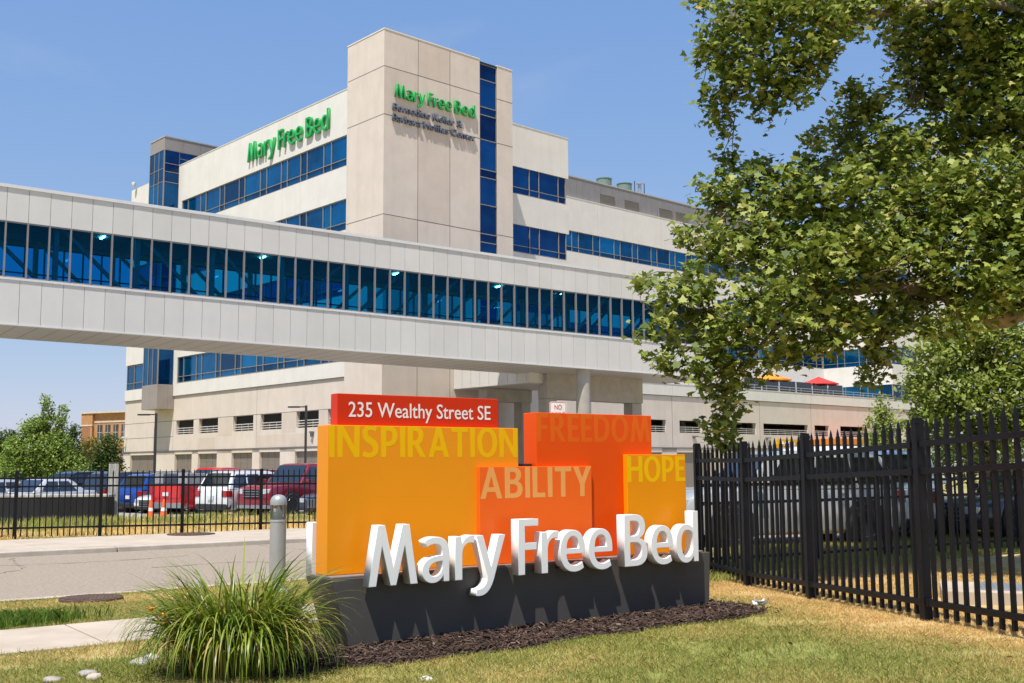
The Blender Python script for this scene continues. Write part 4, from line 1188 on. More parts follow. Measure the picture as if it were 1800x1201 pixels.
# ---- rocks, litter, pad
def rock(label, x, y, s, c, cat='rock', flat=.55):
    bm = bmesh.new(); bmesh.ops.create_icosphere(bm, subdivisions=3, radius=1)
    sd_ = random.random()*50
    for v in bm.verts:
        k = 1+.28*(float(vnoise(v.co.x*1.3+sd_, v.co.y*1.3+v.co.z, .8))-.5)+.14*(float(vnoise(v.co.z*2+sd_, v.co.x*2, .6))-.5)
        v.co = Vector((v.co.x*s*k, v.co.y*s*.75*k, v.co.z*s*flat*k))
    me = bpy.data.meshes.new('rock'); bm.to_mesh(me); bm.free()
    me.polygons.foreach_set('use_smooth', [True]*len(me.polygons))
    me.materials.append(mat('rock_stone', c, .85, var=.18, scale=9, bump=.4, bscale=40))
    o = bpy.data.objects.new('rock', me); col.objects.link(o); o.location = (x, y, s*flat*.45); o.rotation_euler = (0, 0, random.random()*6)
    tag(o, label, cat, 'stones left of the daylily clump')
rock('pale round stone nearest the camera left of the daylily', -3.08, 8.18, .065, (.55, .47, .38))
rock('flat grey stone behind the pale round stone', -3.2, 8.36, .075, (.34, .31, .28), flat=.4)
rock('low grey brown stone leftmost at the frame bottom', -3.36, 8.12, .08, (.36, .31, .27), flat=.35)
rock('grey stone half hidden under daylily leaves', -2.95, 8.78, .09, (.40, .37, .34), flat=.45)
rock('small white stone beside the daylily leaves near the pavement', -2.93, 9.0, .065, (.58, .55, .50))
rock('white stone lying on the dark mulch at the bed edge', -.63, 8.06, .05, (.62, .58, .52))
M['paper'] = mat('white_paper', (.78, .77, .75), .7)
pp = MB()
for k in range(9):
    a = random.random()*6.28; c = Vector((random.gauss(0, .035), random.gauss(0, .02), .03+random.random()*.03)); u_ = Vector((math.cos(a), math.sin(a), random.gauss(0, .5)))*.05; w_ = Vector((-math.sin(a), math.cos(a), random.gauss(0, .5)))*.035
    pp.quad([c-u_-w_, c+u_-w_*.6, c+u_*.7+w_, c-u_*.8+w_]); pp.quad([c-u_-w_-Vector((0, 0, .003)), c-u_*.8+w_-Vector((0, 0, .003)), c+u_*.7+w_-Vector((0, 0, .003)), c+u_-w_*.6-Vector((0, 0, .003))])
tag(pp.build('paper_litter', M['paper'], loc=(2.6, 11.75, .035)), 'crumpled white paper litter on straw grass near the fence', 'litter')
pd = empty('concrete_vault', (5.62, 12.2, .01), -.35, 'low concrete utility vault with a steel tread plate behind the right fence', 'utility vault')
MB().box(-.85, .95, -.5, .5, -.05, .16).build('slab', M['walk'], pd, bevel=.015)
mb = MB().box(-.45, .55, -.36, .36, .161, .172)
for i in range(22):
    for j in range(15): mb.obox((-.43+.045*i, -.33+.047*j, .173), (.012*(1 if (i+j) % 2 else -.7), .012, 0), (-.004, .004*(1 if (i+j) % 2 else -.7), 0), (0, 0, .002))
mb.build('tread_plate', M['steel'], pd)
# ================================================================ CARS
M['tyre'] = mat('tyre_rubber', (.022, .022, .022), .85)
M['rim'] = mat('alloy_rim', (.42, .42, .43), .3, .8)
M['car_glass'] = mat('car_glass', (.012, .016, .019), .06, spec=.9, var=0, coat=1)
M['trim_black'] = mat('black_plastic', (.02, .02, .021), .6)
M['head'] = mat('headlamp', (.62, .64, .66), .12, .3, coat=1)
M['tail'] = mat('tail_lamp', (.34, .006, .008), .15, coat=1)
M['amber'] = mat('indicator_amber', (.65, .17, .01), .2)
M['plate'] = mat('number_plate', (.62, .64, .66), .5)
M['diamond'] = mat('tread_aluminium', (.52, .52, .52), .38, .7, var=.25, scale=30)
_paint = {}
def car_paint(c):
    if c not in _paint:
        _paint[c] = mat('car_paint', c, .28, .25, var=.0, spec=.5, coat=1.)
    return _paint[c]
KIND = {  # belt, hood, tail heights (share of H); cabin fronts/backs as share of L
 'sedan':  dict(belt=.64, hood=.55, deck=.66, f0=.20, f1=.05, r1=-.22, r0=-.38, bottom=.17),
 'suv':    dict(belt=.61, hood=.60, deck=.61, f0=.24, f1=.10, r1=-.40, r0=-.475, bottom=.22),
 'van':    dict(belt=.58, hood=.56, deck=.58, f0=.33, f1=.15, r1=-.43, r0=-.485, bottom=.18),
 'pickup': dict(belt=.62, hood=.60, deck=.64, f0=.20, f1=.09, r1=-.11, r0=-.13, bottom=.26)}
def car(name, cat, label, kind, c, x, y, heading, Ln, Wd, H, z=None, box=False, roofrail=False, kidney=False, dark_grille=True, group='cars parked in the lot'):
    e = empty(name, (x, y, gz(x, y)+.008 if z is None else z), R(heading), label, cat, group)
    K = KIND[kind]; pm = car_paint(c); w = Wd/2
    zb = K['bottom']; belt, hood, deck = K['belt']*H, K['hood']*H, K['deck']*H
    tr = belt-.02 if kind in ('suv', 'van') else deck
    st = [(-.5, zb+.2, tr-.18, .90), (-.492, zb+.06, tr-.05, .95), (-.47, zb, tr, .975), (-.40, zb, tr, 1), (-.30, zb, tr, 1), (-.12, zb-.02, max(tr, belt-.02), 1), (K['f0']-.04, zb-.02, belt, 1), (K['f0']+.02, zb, (belt+hood)/2, 1),
          (.36, zb, hood, .985), (.43, zb+.02, hood-.05, .95), (.475, zb+.04, hood-.13, .88), (.495, zb+.1, hood-.26, .80), (.5, zb+.16, hood-.33, .77)]
    mb = MB(); rows = []
    for fx, b, t, k in st:
        ww = w*k; h = t-b
        half = [(0, b), (ww*.86, b), (ww*.965, b+.08), (ww*.995, b+.34*h), (ww*1.0, b+.52*h), (ww*.975, b+.80*h), (ww*.945, t-.045), (ww*.88, t-.008), (ww*.6, t+.012), (0, t+.022)]
        ring = half+[(-p, q) for p, q in reversed(half[1:-1])]
        rows.append([(fx*Ln, p, q) for p, q in ring])
    n = len(rows[0])
    for r in rows: mb.v += r
    for i in range(len(rows)-1):
        for k in range(n):
            l = (k+1) % n
            mb.f.append((i*n+k, i*n+l, (i+1)*n+l, (i+1)*n+k)); mb.m.append(0)
    mb.f.append(tuple(reversed(range(n)))); mb.m.append(0)
    mb.f.append(tuple((len(rows)-1)*n+k for k in range(n))); mb.m.append(0)
    mb.f = [tuple(reversed(f)) for f in mb.f]
    # cabin
    f0, f1, r1, r0 = (K[q]*Ln for q in ('f0', 'f1', 'r1', 'r0'))
    wb, wr = w*.93, w*.74
    zr = H; zt = belt-.03
    secs = [(f0, wb, wr, 0.0), (f0+(f1-f0)*.93, wb, wr, .905), (f1-.12*(f1-r1), wb, wr, .99), ((f1+r1)/2, wb, wr, 1.0), (r1+.1*(f1-r1), wb, wr, .985), (r1+(r0-r1)*.12, wb, wr, .855), (r0, wb, wr, 0.0)]
    b0 = len(mb.v)
    for sx, a, b, k in secs:
        zz = zt+(zr-zt)*k; ww = a+(b-a)*k
        half = [(ww, zt), (ww+(.006 if k else 0), zz-.06*k), (ww*.955, zz-.018*k), (ww*.8, zz), (0, zz+.012)]
        if k == 0: half = [(ww, zt), (ww, zt+.001), (ww*.95, zt+.002), (ww*.8, zt+.003), (0, zt+.004)]
        # the side leans inwards from the belt
        half[0] = (a, zt)
        rg = half+[(-p, q) for p, q in reversed(half[:-1])]
        mb.v += [(sx, p, q) for p, q in rg]
    m_ = 9
    for i in range(len(secs)-1):
        for k in range(m_-1):
            mb.f.append((b0+i*m_+k, b0+i*m_+k+1, b0+(i+1)*m_+k+1, b0+(i+1)*m_+k)); mb.m.append(0)
    mb.f[-(len(secs)-1)*(m_-1):] = [tuple(f) for f in mb.f[-(len(secs)-1)*(m_-1):]]
    mb.build('body', pm, e, smooth=32)
    # glazing laid just outside the cabin faces
    def patch(A, B, C_, D, s0, s1, t0, t1, nm, off=.012, mm='car_glass', parent=None):
        A, B, C_, D = map(Vector, (A, B, C_, D))                   # A bottom-front, B top-front, C top-rear, D bottom-rear
        P = lambda s, t: (A*(1-t)+B*t)*(1-s)+(D*(1-t)+C_*t)*s
        nrm = (B-A).cross(D-A).normalized()
        ctr = Vector(((f0+r0)/2, 0, zt))
        if nrm.dot((A+D)/2+Vector((0, 0, .2))-ctr) < 0: nrm = -nrm
        q = [P(s0, t0), P(s1, t0), P(s1, t1), P(s0, t1)]
        m2 = MB(); n_ = len(m2.v)
        m2.v += [tuple(v+nrm*off) for v in q]+[tuple(v-nrm*.02) for v in q]
        m2.f += [(0, 1, 2, 3), (7, 6, 5, 4), (0, 4, 5, 1), (1, 5, 6, 2), (2, 6, 7, 3), (3, 7, 4, 0)]; m2.m += [0]*6
        bm = bmesh.new(); me = bpy.data.meshes.new(nm); me.from_pydata(m2.v, [], m2.f); bm.from_mesh(me); bmesh.ops.recalc_face_normals(bm, faces=bm.faces); bm.to_mesh(me); bm.free()
        me.materials.append(M[mm]); o = bpy.data.objects.new(nm, me); col.objects.link(o); o.parent = parent or e
        return o
    zc = zr-.055
    for sd_ in (-1, 1):
        A, B, C_, D = (f0, wb*sd_, zt), (f1, wr*sd_, zc), (r1, wr*sd_, zc), (r0, wb*sd_, zt)
        # sub-divide along the straight part
        if kind == 'pickup': cuts = [(.10, .50), (.54, .93)]
        elif kind == 'sedan': cuts = [(.12, .46), (.49, .83)]
        else: cuts = [(.12, .40), (.43, .69), (.72, .95)]
        for s0, s1 in cuts: patch(A, B, C_, D, s0, s1, .10, .88, 'side_window')
    patch((f0, -wb, zt), (f1, -wr, zr), (f1, wr, zr), (f0, wb, zt), .05, .95, .06, .90, 'windshield')
    patch((r0, -wb, zt), (r1, -wr, zr), (r1, wr, zr), (r0, wb, zt), .07, .93, .16, .88, 'rear_window')
    # wheels
    r = .345 if kind in ('sedan', 'van') else .385 if kind == 'suv' else .42
    wheel0 = None
    for fx in (.305, -.295):
        for sd_ in (-1, 1):
            cx, cy = fx*Ln, sd_*(w-.10)
            MB().lathe([(r+.075, -.2), (r+.075, .106), (r+.05, .112)] if sd_ > 0 else [(r+.05, -.112), (r+.075, -.106), (r+.075, .2)], (cx, cy, r+.015), 28, axis='y').build('wheel_arch', M['trim_black'], e, smooth=40)
            if wheel0 is None:
                wh = MB().lathe([(r*.66, -.115), (r*.93, -.115), (r, -.085), (r, .085), (r*.93, .115), (r*.66, .115)], (0, 0, 0), 30, axis='y').build('wheel', M['tyre'], e, smooth=40)
                rm = MB().lathe([(r*.60, -.1), (r*.66, -.118), (r*.68, -.1), (r*.68, .1), (r*.66, .118), (r*.60, .1)], n=26, axis='y')
                rm.lathe([(.07, -.112), (.07, .112)], n=12, axis='y')
                for q in range(5):
                    a = q*1.2566; rm.bar((.05*math.cos(a), 0, .05*math.sin(a)), (r*.63*math.cos(a), 0, r*.63*math.sin(a)), .06, .215)
                rm.build('rim', M['rim'], wh, smooth=40)
                wheel0 = wh; o = wh
            else:
                o = copy_tree(wheel0, e)
            o.location = (cx, cy+.035*sd_, r)
    # ends
    hl = .30 if kind != 'pickup' else .34
    for sd_ in (-1, 1):
        MB().prism([(.455*Ln, sd_*.86*w), (.49*Ln, sd_*.80*w), (.503*Ln, sd_*.66*w), (.503*Ln, sd_*.46*w), (.44*Ln, sd_*.46*w)][::sd_], hood-hl-.02, hood-.17).build('headlight', M['head'], e, bevel=.015)
        if kind == 'pickup':
            MB().prism([(-.502*Ln, sd_*.985*w), (-.46*Ln, sd_*1.0*w), (-.46*Ln, sd_*.8*w), (-.504*Ln, sd_*.80*w)], deck-.42, deck-.06).build('taillight', M['tail'], e)
        elif kind in ('suv', 'van'):
            MB().prism([(-.503*Ln, sd_*.60*w), (-.506*Ln, sd_*.86*w), (-.49*Ln, sd_*.97*w), (-.455*Ln, sd_*1.0*w), (-.45*Ln, sd_*.8*w)][::sd_], belt-.32, belt-.08).build('taillight', M['tail'], e, bevel=.012)
        else:
            MB().prism([(-.503*Ln, sd_*.50*w), (-.503*Ln, sd_*.82*w), (-.47*Ln, sd_*.98*w), (-.45*Ln, sd_*.8*w)][::sd_], deck-.28, deck-.11).build('taillight', M['tail'], e, bevel=.012)
        mr = MB().box(f0-.28, f0-.12, sd_*(w+.02) if sd_ > 0 else -(w+.21), (w+.21) if sd_ > 0 else -(w+.02), belt-.01, belt+.14)
        mr.build('mirror', pm, e, bevel=.03)
    g = .42 if not kidney else .30
    gr = MB().box(.47*Ln, .505*Ln, -w*g, w*g, hood-.50, hood-.19).build('grille', M['trim_black'], e, bevel=.02)
    bar = MB()
    if kidney:
        for sd_ in (-1, 1):
            for k in range(6): yy = sd_*(.05+.035*k); bar.box(.505*Ln, .512*Ln, yy-.008, yy+.008, hood-.48, hood-.22)
            bar.box(.504*Ln, .511*Ln, sd_*.03 if sd_ > 0 else -.25, .25 if sd_ > 0 else -.03, hood-.22, hood-.195).box(.504*Ln, .511*Ln, sd_*.03 if sd_ > 0 else -.25, .25 if sd_ > 0 else -.03, hood-.50, hood-.475)
    else:
        for k in range(3): zz = hood-.46+.09*k; bar.box(.504*Ln, .509*Ln, -w*g*.95, w*g*.95, zz, zz+.022)
    bar.build('grille_bar', M['rim'], gr)
    MB().prism([(.46*Ln, -w*.93), (.508*Ln, -w*.70), (.512*Ln, 0), (.508*Ln, w*.70), (.46*Ln, w*.93)], zb+.02, zb+.16).build('front_bumper', M['trim_black'] if kind != 'pickup' else M['rim'], e, bevel=.03)
    MB().prism([(-.46*Ln, w*.985), (-.507*Ln, w*.86), (-.51*Ln, 0), (-.507*Ln, -w*.86), (-.46*Ln, -w*.985)], zb+.02, zb+.24).build('rear_bumper', M['trim_black'] if kind != 'pickup' else M['rim'], e, bevel=.03)
    MB().box(-.513*Ln, -.50*Ln, -.16, .16, belt-.42, belt-.27).build('number_plate', M['plate'], e)
    for k in ((-.02, -.2) if kind != 'pickup' else (.0,)):
        for sd_ in (-1, 1): MB().box(k*Ln-.09, k*Ln+.09, sd_*w*.985-.015, sd_*w*.985+.015, belt-.13, belt-.10).build('door_handle', pm, e, bevel=.008)
    if roofrail:
        for sd_ in (-1, 1): MB().tube([(f1-.2, sd_*wr*.9, zr-.01), (f1-.3, sd_*wr*.9, zr+.05), (r1+.25, sd_*wr*.9, zr+.05), (r1+.1, sd_*wr*.9, zr-.01)], .018, 6).build('roof_rail', M['rim'], e)
    if kind == 'pickup':
        MB().box(-.485*Ln, r0-.06, -w*.80, w*.80, deck+.024, deck+.034).build('bed_cover', M['trim_black'], e)
        MB().box(-.503*Ln, -.498*Ln, -w*.78, w*.78, belt-.5, deck-.06).build('tailgate', pm, e, bevel=.004)
    if box:
        for yy in (-1, 1):
            t = MB().box(-.47*Ln, r0-.1, min(yy*w*.97, yy*w*.42), max(yy*w*.97, yy*w*.42), deck+.03, deck+.46).build('tool_box', M['diamond'], e, bevel=.02)
            MB().lathe([(.055, -.02), (.055, .02)], (-.40*Ln, yy*w*.985, deck+.3), 12, axis='y').build('latch', M['trim_black'], t)
            MB().lathe([(.055, -.02), (.055, .02)], (-.22*Ln, yy*w*.985, deck+.3), 12, axis='y').build('latch', M['trim_black'], t)
    return e
wh_, rd_, dr_, bl_, nv_, bk_, sv_, gy_, tl_ = (.80, .80, .79), (.62, .012, .016), (.24, .010, .022), (.01, .06, .33), (.02, .03, .065), (.018, .018, .02), (.50, .52, .53), (.26, .27, .28), (.03, .13, .17)
HD = 60
car('parked_suv', 'suv', 'white suv showing its rear beside the dark red pickup behind the fence', 'suv', wh_, -10.55, 44.5, HD, 4.65, 1.86, 1.72, roofrail=True)
car('pickup_truck', 'pickup truck', 'dark red pickup truck with its grille towards the fence', 'pickup', dr_, -8.45, 44.0, HD+180, 5.8, 2.0, 1.98)
car('pickup_truck', 'pickup truck', 'bright red pickup truck carrying tread plate tool boxes', 'pickup', rd_, -12.75, 47.4, HD, 5.8, 2.0, 1.92, box=True)
car('parked_suv', 'suv', 'royal blue suv with red tail lamps left of the red pickup', 'suv', bl_, -15.8, 50.3, HD, 4.7, 1.9, 1.72)
car('parked_car', 'car', 'white sedan with black grille squeezed between the blue suv and the red pickup', 'sedan', wh_, -14.5, 48.5, HD+180, 4.5, 1.8, 1.42)
car('parked_car', 'car', 'dark blue car with a tall chrome kidney grille beside the big sign', 'sedan', nv_, -6.1, 42.0, HD+180, 4.7, 1.88, 1.45, kidney=True)
car('parked_suv', 'suv', 'navy suv with amber and red tail lamp third from left in the front row', 'suv', nv_, -20.05, 52.6, HD, 4.6, 1.86, 1.9)
car('parked_suv', 'suv', 'black suv with red tail lamp directly left of the timber post', 'suv', (.03, .035, .05), -17.9, 51.4, HD, 4.6, 1.86, 1.85)
car('parked_car', 'car', 'silver sedan nearest the left edge of the lot', 'sedan', sv_, -22.4, 46.6, HD+180, 4.6, 1.82, 1.55)
car('parked_car', 'car', 'silver grey sedan beside the navy suv', 'sedan', (.56, .57, .58), -19.9, 46.0, HD+180, 4.6, 1.82, 1.55)
car('parked_car', 'car', 'dark teal sedan behind the silver sedan at far left', 'sedan', tl_, -27.2, 58.5, HD+180, 4.7, 1.84, 1.6)
car('parked_suv', 'suv', 'boxy black suv in the back row behind the timber post', 'suv', bk_, -21.4, 57.5, HD-30, 4.6, 1.9, 1.95)
car('parked_suv', 'suv', 'pale grey suv in the back row above the tool boxes', 'suv', (.58, .60, .60), -17.6, 58.5, HD-30, 4.8, 1.9, 1.85, roofrail=True)
car('parked_car', 'car', 'grey estate car with roof bars in the back row behind the red pickup', 'sedan', gy_, -14.9, 57.0, HD-30, 4.8, 1.85, 1.68)
car('parked_car', 'car', 'white sedan in the back row beside the boxy black suv', 'sedan', wh_, -20.0, 61.0, HD-30, 4.6, 1.8, 1.5)
car('parked_suv', 'suv', 'bright red suv in the back row above the white suv', 'suv', rd_, -12.3, 57.0, HD-30, 4.7, 1.88, 1.92)
car('parked_car', 'car', 'black car in the back row behind the dark red pickup', 'sedan', bk_, -9.6, 55.5, HD-30, 4.6, 1.82, 1.52)
g2 = 'cars behind the right hand fences'
car('parked_suv', 'suv', 'pale grey suv side on between the big sign and the tall fence', 'suv', (.42, .44, .43), 5.2, 21.6, 196, 4.7, 1.86, 1.78, group=g2)
car('parked_van', 'van', 'silver blue van seen from behind through the tall fence', 'van', (.30, .40, .48), 8.6, 24.6, 70, 4.9, 1.9, 1.80, group=g2)
car('parked_car', 'car', 'dark car in tree shade behind both right hand fences', 'sedan', (.035, .04, .042), 11.2, 23.4, 200, 4.7, 1.84, 1.48, group=g2)
car('parked_van', 'van', 'white van beyond the grey suv on the right', 'van', wh_, 9.0, 33.5, 180, 5.2, 1.95, 2.05, group=g2)
car('parked_suv', 'suv', 'sky blue suv farther back on the right behind the white van', 'suv', (.05, .22, .36), 12.0, 38.0, 150, 4.6, 1.86, 1.72, group=g2)

# ================================================================ TREES
LOBE = np.array([(0,-.5),(.16,-.34),(.46,-.36),(.34,-.1),(.52,.10),(.24,.12),(.17,.26),(0,.55),(-.17,.26),(-.24,.12),(-.52,.10),(-.34,-.1),(-.46,-.36),(-.16,-.34)])
DIAM = np.array([(0,-.5),(.26,-.12),(.2,.2),(0,.5),(-.2,.2),(-.26,-.12)])
def leaf_cloud(name, c, size, shape, m, parent, up=.5, loc=None):
    """c: leaf centres; every leaf a folded polygon at its own angle"""
    n = len(c)
    nrm = rng.normal(0, 1, (n, 3)); nrm[:, 2] = np.abs(nrm[:, 2])+up; nrm[:, 1] -= .45*up; nrm[:, 0] -= .15*up
    nrm /= np.linalg.norm(nrm, axis=1)[:, None]
    t = rng.normal(0, 1, (n, 3)); t -= nrm*(t*nrm).sum(1)[:, None]; t /= np.linalg.norm(t, axis=1)[:, None]
    b = np.cross(nrm, t)
    s = size*rng.uniform(.6, 1.25, n)
    px, py = shape[:, 0], shape[:, 1]
    bend = -np.abs(px)*rng.uniform(.1, .55, n)[:, None]-(py**2)*rng.uniform(0, .5, n)[:, None]
    v = c[:, None]+(b[:, None]*px[None, :, None]+t[:, None]*py[None, :, None]+nrm[:, None]*bend[:, :, None])*s[:, None, None]
    return np_mesh(name, v.reshape(-1, 3), len(shape), m, parent, loc=loc)
def clumps(blobs, per, clump_r, leaves):
    """blobs: (x,y,z,rx,ry,rz,weight). Leaves gather in small twig clumps inside the blobs"""
    out = []
    for x, y, z, rx, ry, rz, k in blobs:
        n = int(per*k)
        d = rng.normal(0, 1, (n, 3)); d /= np.linalg.norm(d, axis=1)[:, None]
        r_ = rng.random(n)[:, None]**(1/2.4)
        cc = np.array([x, y, z])+d*r_*np.array([rx, ry, rz])
        m = rng.poisson(leaves, n)+2
        o = np.repeat(cc, m, 0)+rng.normal(0, 1, (m.sum(), 3))*clump_r*np.array([1, 1, .7])
        out.append(o)
    return np.concatenate(out)
M['bark'] = mat('grey_brown_bark', (.20, .155, .105), .9, var=.35, scale=5, bump=.6, bscale=18, stretch=(1, 1, .35))
M['plane_bark'] = mat('mottled_bark', (.20, .155, .09), .85, var=.35, scale=6, bump=.3, bscale=20)
M['plane_leaf'] = leaf_mat('plane_leaf', [(0, (.065, .105, .010)), (.35, (.145, .20, .026)), (.7, (.26, .305, .052)), (.95, (.40, .42, .10)), (1, (.42, .36, .11))], .52, .32)
M['lime_leaf'] = leaf_mat('lime_leaf', [(0, (.13, .19, .025)), (.5, (.25, .31, .05)), (1, (.38, .41, .10))], .5, .35)
M['mid_leaf'] = leaf_mat('mid_leaf', [(0, (.035, .075, .015)), (.6, (.075, .125, .022)), (1, (.13, .17, .03))], .5, .3)
M['fresh_leaf'] = leaf_mat('fresh_leaf', [(0, (.13, .21, .03)), (.5, (.22, .31, .05)), (1, (.32, .40, .09))], .5, .4)
M['bronze_leaf'] = leaf_mat('bronze_leaf', [(0, (.12, .12, .02)), (.6, (.25, .18, .03)), (1, (.35, .25, .03))], .5, .3)

# camera-space measurements of the big plane tree's boughs, turned once into metres: (px, py, distance, radius px)
CXR, CUR, CF = np.array(_xr), np.array(_ur), np.array(_f)
def at(px, py, Y):
    d = CF+CXR*((px-900)/1907.136)-CUR*((py-600.5)/1907.136)
    return np.array([0, 0, 1.55])+d*(Y/d[1])
BOUGHS = {
 'upper': [(1300,50,15.5,80),(1400,35,15.2,80),(1485,22,15.6,52),(1270,120,15.8,48),(1330,130,15.4,62),(1405,110,15.0,42),(1455,62,15.4,48),(1400,150,15.2,42),(1440,112,15.2,34),(1580,18,16.2,40),(1680,12,16.2,52),(1262,185,16,34),(1345,185,15.6,32),(1238,100,16,22),(1270,225,16,14),(1365,-20,15.8,90),(1510,-30,16,80),(1235,0,16.2,26)],
 'right_top': [(1650,50,17.5,85),(1735,110,17.2,110),(1790,50,17,90),(1635,150,17.8,48),(1690,200,17.4,95),(1785,200,16.8,85),(1625,-10,17.5,60),(1755,-10,17.4,80),(1610,85,17.7,46),(1598,140,17.8,34),(1590,30,17.6,44),(1870,100,17,120),(1860,260,17,110),(1565,265,17.9,52),(1640,290,17.6,80)],
 'middle': [(1500,168,16.6,28),(1540,195,16.8,34),(1500,212,16.8,40),(1430,235,16.8,20),(1500,265,16.4,70),(1420,290,16.2,38),(1570,300,16.8,80),(1340,310,16.0,34),(1275,280,16.2,20),(1300,330,15.8,48),(1255,345,15.9,40),(1360,365,15.6,80),(1455,365,15.4,95),(1560,390,16.0,95),(1655,370,16.2,95),(1740,330,15.2,80),(1800,380,15,95),(1730,420,15.2,90),(1250,425,15.6,40),(1310,430,15.2,70),(1205,415,15.8,18),(1400,455,15,95),(1500,470,15.2,95),(1600,470,15.6,85),(1690,500,15.2,75),(1770,490,14.8,85),(1860,450,15,120),(1220,480,15.4,22)],
 'lower': [(1170,520,14.9,32),(1225,530,14.8,48),(1140,580,15,18),(1190,575,14.8,34),(1255,590,14.7,60),(1330,550,14.6,80),(1170,630,14.9,30),(1235,650,14.8,44),(1300,640,14.8,45),(1275,700,15,36),(1262,750,15.2,28),(1270,775,15.3,14),(1400,560,14.8,70),(1390,620,15,28),(1470,560,15.2,62),(1460,600,15.3,30),(1540,560,15.6,55),(1545,610,15.7,34),(1535,655,15.8,24),(1610,545,15.8,40),(1130,500,15.1,12),(1640,570,15,26),(1700,565,14.8,30)]}
pt_ = empty('plane_tree', (10.2, 16.2, 0), 0, 'large plane tree with lobed leaves whose boughs hang in from the right over the fence', 'tree')
ORG = np.array([10.2, 16.2, 0])
blobs = []; LIMB = []
for nm, bl_list in BOUGHS.items():
    for px, py, Y, rp in bl_list:
        p = at(px, py, Y)-ORG; r_ = rp/1907*Y
        blobs.append((*p, r_*.95, r_*1.25+.25, r_*.95, (r_**2.35)*1.25+.035))
def limb(pts, r0, r1):
    pts = [Vector(p) for p in pts]; out = []
    for i in range(len(pts)-1):                                # catmull-rom smoothing
        p0, p1, p2, p3 = pts[max(i-1, 0)], pts[i], pts[i+1], pts[min(i+2, len(pts)-1)]
        for k in range(5):
            t = k/5
            out.append(.5*((2*p1)+(p2-p0)*t+(2*p0-5*p1+4*p2-p3)*t*t+(3*p1-p0-3*p2+p3)*t**3)+Vector(rng.normal(0, .02, 3)))
    out.append(pts[-1])
    n = len(out)
    return out, [r0+(r1-r0)*(i/(n-1))**.8 for i in range(n)]
loc_ = lambda px, py, Y: tuple(at(px, py, Y)-ORG)
LIMBS = [([(.1, 0, 3.0), (-1.2, .3, 4.5), loc_(1760, 560, 15.6), loc_(1660, 520, 15.6), loc_(1560, 505, 15.4), loc_(1430, 520, 15.1), loc_(1330, 530, 14.9), loc_(1220, 555, 14.9)], .22, .015),
         ([(.1, 0, 4.2), (-1.5, .6, 6.2), loc_(1800, 330, 16.5), loc_(1650, 380, 16.2), loc_(1500, 370, 15.9), loc_(1380, 375, 15.6), loc_(1270, 360, 15.9)], .17, .015),
         ([(0, 0, 5.6), (-1, .2, 7.6), loc_(1800, 22, 16.6), loc_(1650, 8, 16.4), loc_(1540, 28, 16.0), loc_(1430, 70, 15.4), loc_(1330, 120, 15.5), loc_(1275, 190, 15.9)], .11, .012),
         ([(0, 0, 5), (-.8, .9, 7), loc_(1790, 150, 17.3), loc_(1700, 180, 17.3), loc_(1610, 170, 17.7)], .14, .02),
         ([loc_(1430, 520, 15.1), loc_(1340, 600, 14.9), loc_(1285, 680, 15.0), loc_(1265, 760, 15.2)], .04, .008),
         ([loc_(1560, 505, 15.4), loc_(1550, 570, 15.6), loc_(1540, 650, 15.8)], .035, .007),
         ([loc_(1500, 370, 15.9), loc_(1490, 290, 16.4), loc_(1500, 205, 16.8)], .05, .008),
         ([loc_(1540, 28, 16.0), loc_(1470, -30, 16), loc_(1350, 0, 15.8), loc_(1260, 60, 15.9)], .05, .008)]
tb = MB()
tp, tr_ = limb([(0, 0, -.1), (.05, 0, 2), (.1, 0, 4), (0, .1, 6), (-.1, .1, 8.5), (.2, .3, 11)], .34, .12)
tr_[0] = .5
tb.tube(tp, tr_, 16)
trunk = tb.build('trunk', M['plane_bark'], pt_, smooth=60)
nodes = []
for pts, a, b in LIMBS:
    p_, r_ = limb(pts, a, b); nodes += list(zip(p_, r_))
    MB().tube(p_, r_, 9).build('branch', M['plane_bark'], pt_, smooth=60)
# twigs from the boughs into every leaf mass
NP = np.array([tuple(p) for p, _ in nodes]); tw = MB()
for bx, by, bz, rx, ry, rz, k in blobs:
    c = np.array([bx, by, bz])
    for q in range(3 if rx > .3 else 2):
        e_ = c+rng.normal(0, .45, 3)*np.array([rx, ry, rz])
        i = int(np.argmin(((NP-e_)**2).sum(1)+rng.random(len(NP))*.4)); s0 = NP[i]
        m1 = (s0+e_)/2+rng.normal(0, .08, 3)+np.array([0, 0, .08])
        p_, r_ = limb([s0, m1, e_], .018+.008*rx, .004); tw.tube(p_, r_, 5)
tag(tw.build('twig', M['plane_bark'], pt_, smooth=60), kind='stuff')
lv = clumps(blobs, 185, .095, 8)
leaf_cloud('crown', lv, .118, LOBE, M['plane_leaf'], pt_, up=.75)
# the rest of the crown, high above and right of the frame (it throws the shade behind the fences)
lv2 = clumps([(-3,1,11.2,3.2,2.4,1.4,9),(2.5,1,7.5,3,3,3.5,14),(.5,.5,12,4,3.5,2.2,14),(3.5,-1,5.5,2,2,2,5)], 46, .25, 9)
leaf_cloud('crown', lv2, .15, LOBE, M['plane_leaf'], pt_, up=.35)
balls = MB()
for p in lv[rng.integers(0, len(lv), 170)]:
    balls.lathe([(.003, -.018), (.013, -.012), (.018, 0), (.013, .012), (.003, .018)], (p[0], p[1], p[2]-.07), 7)
tag(balls.build('seed_ball', mat('seed_ball', (.12, .10, .03), .9), pt_), kind='stuff')

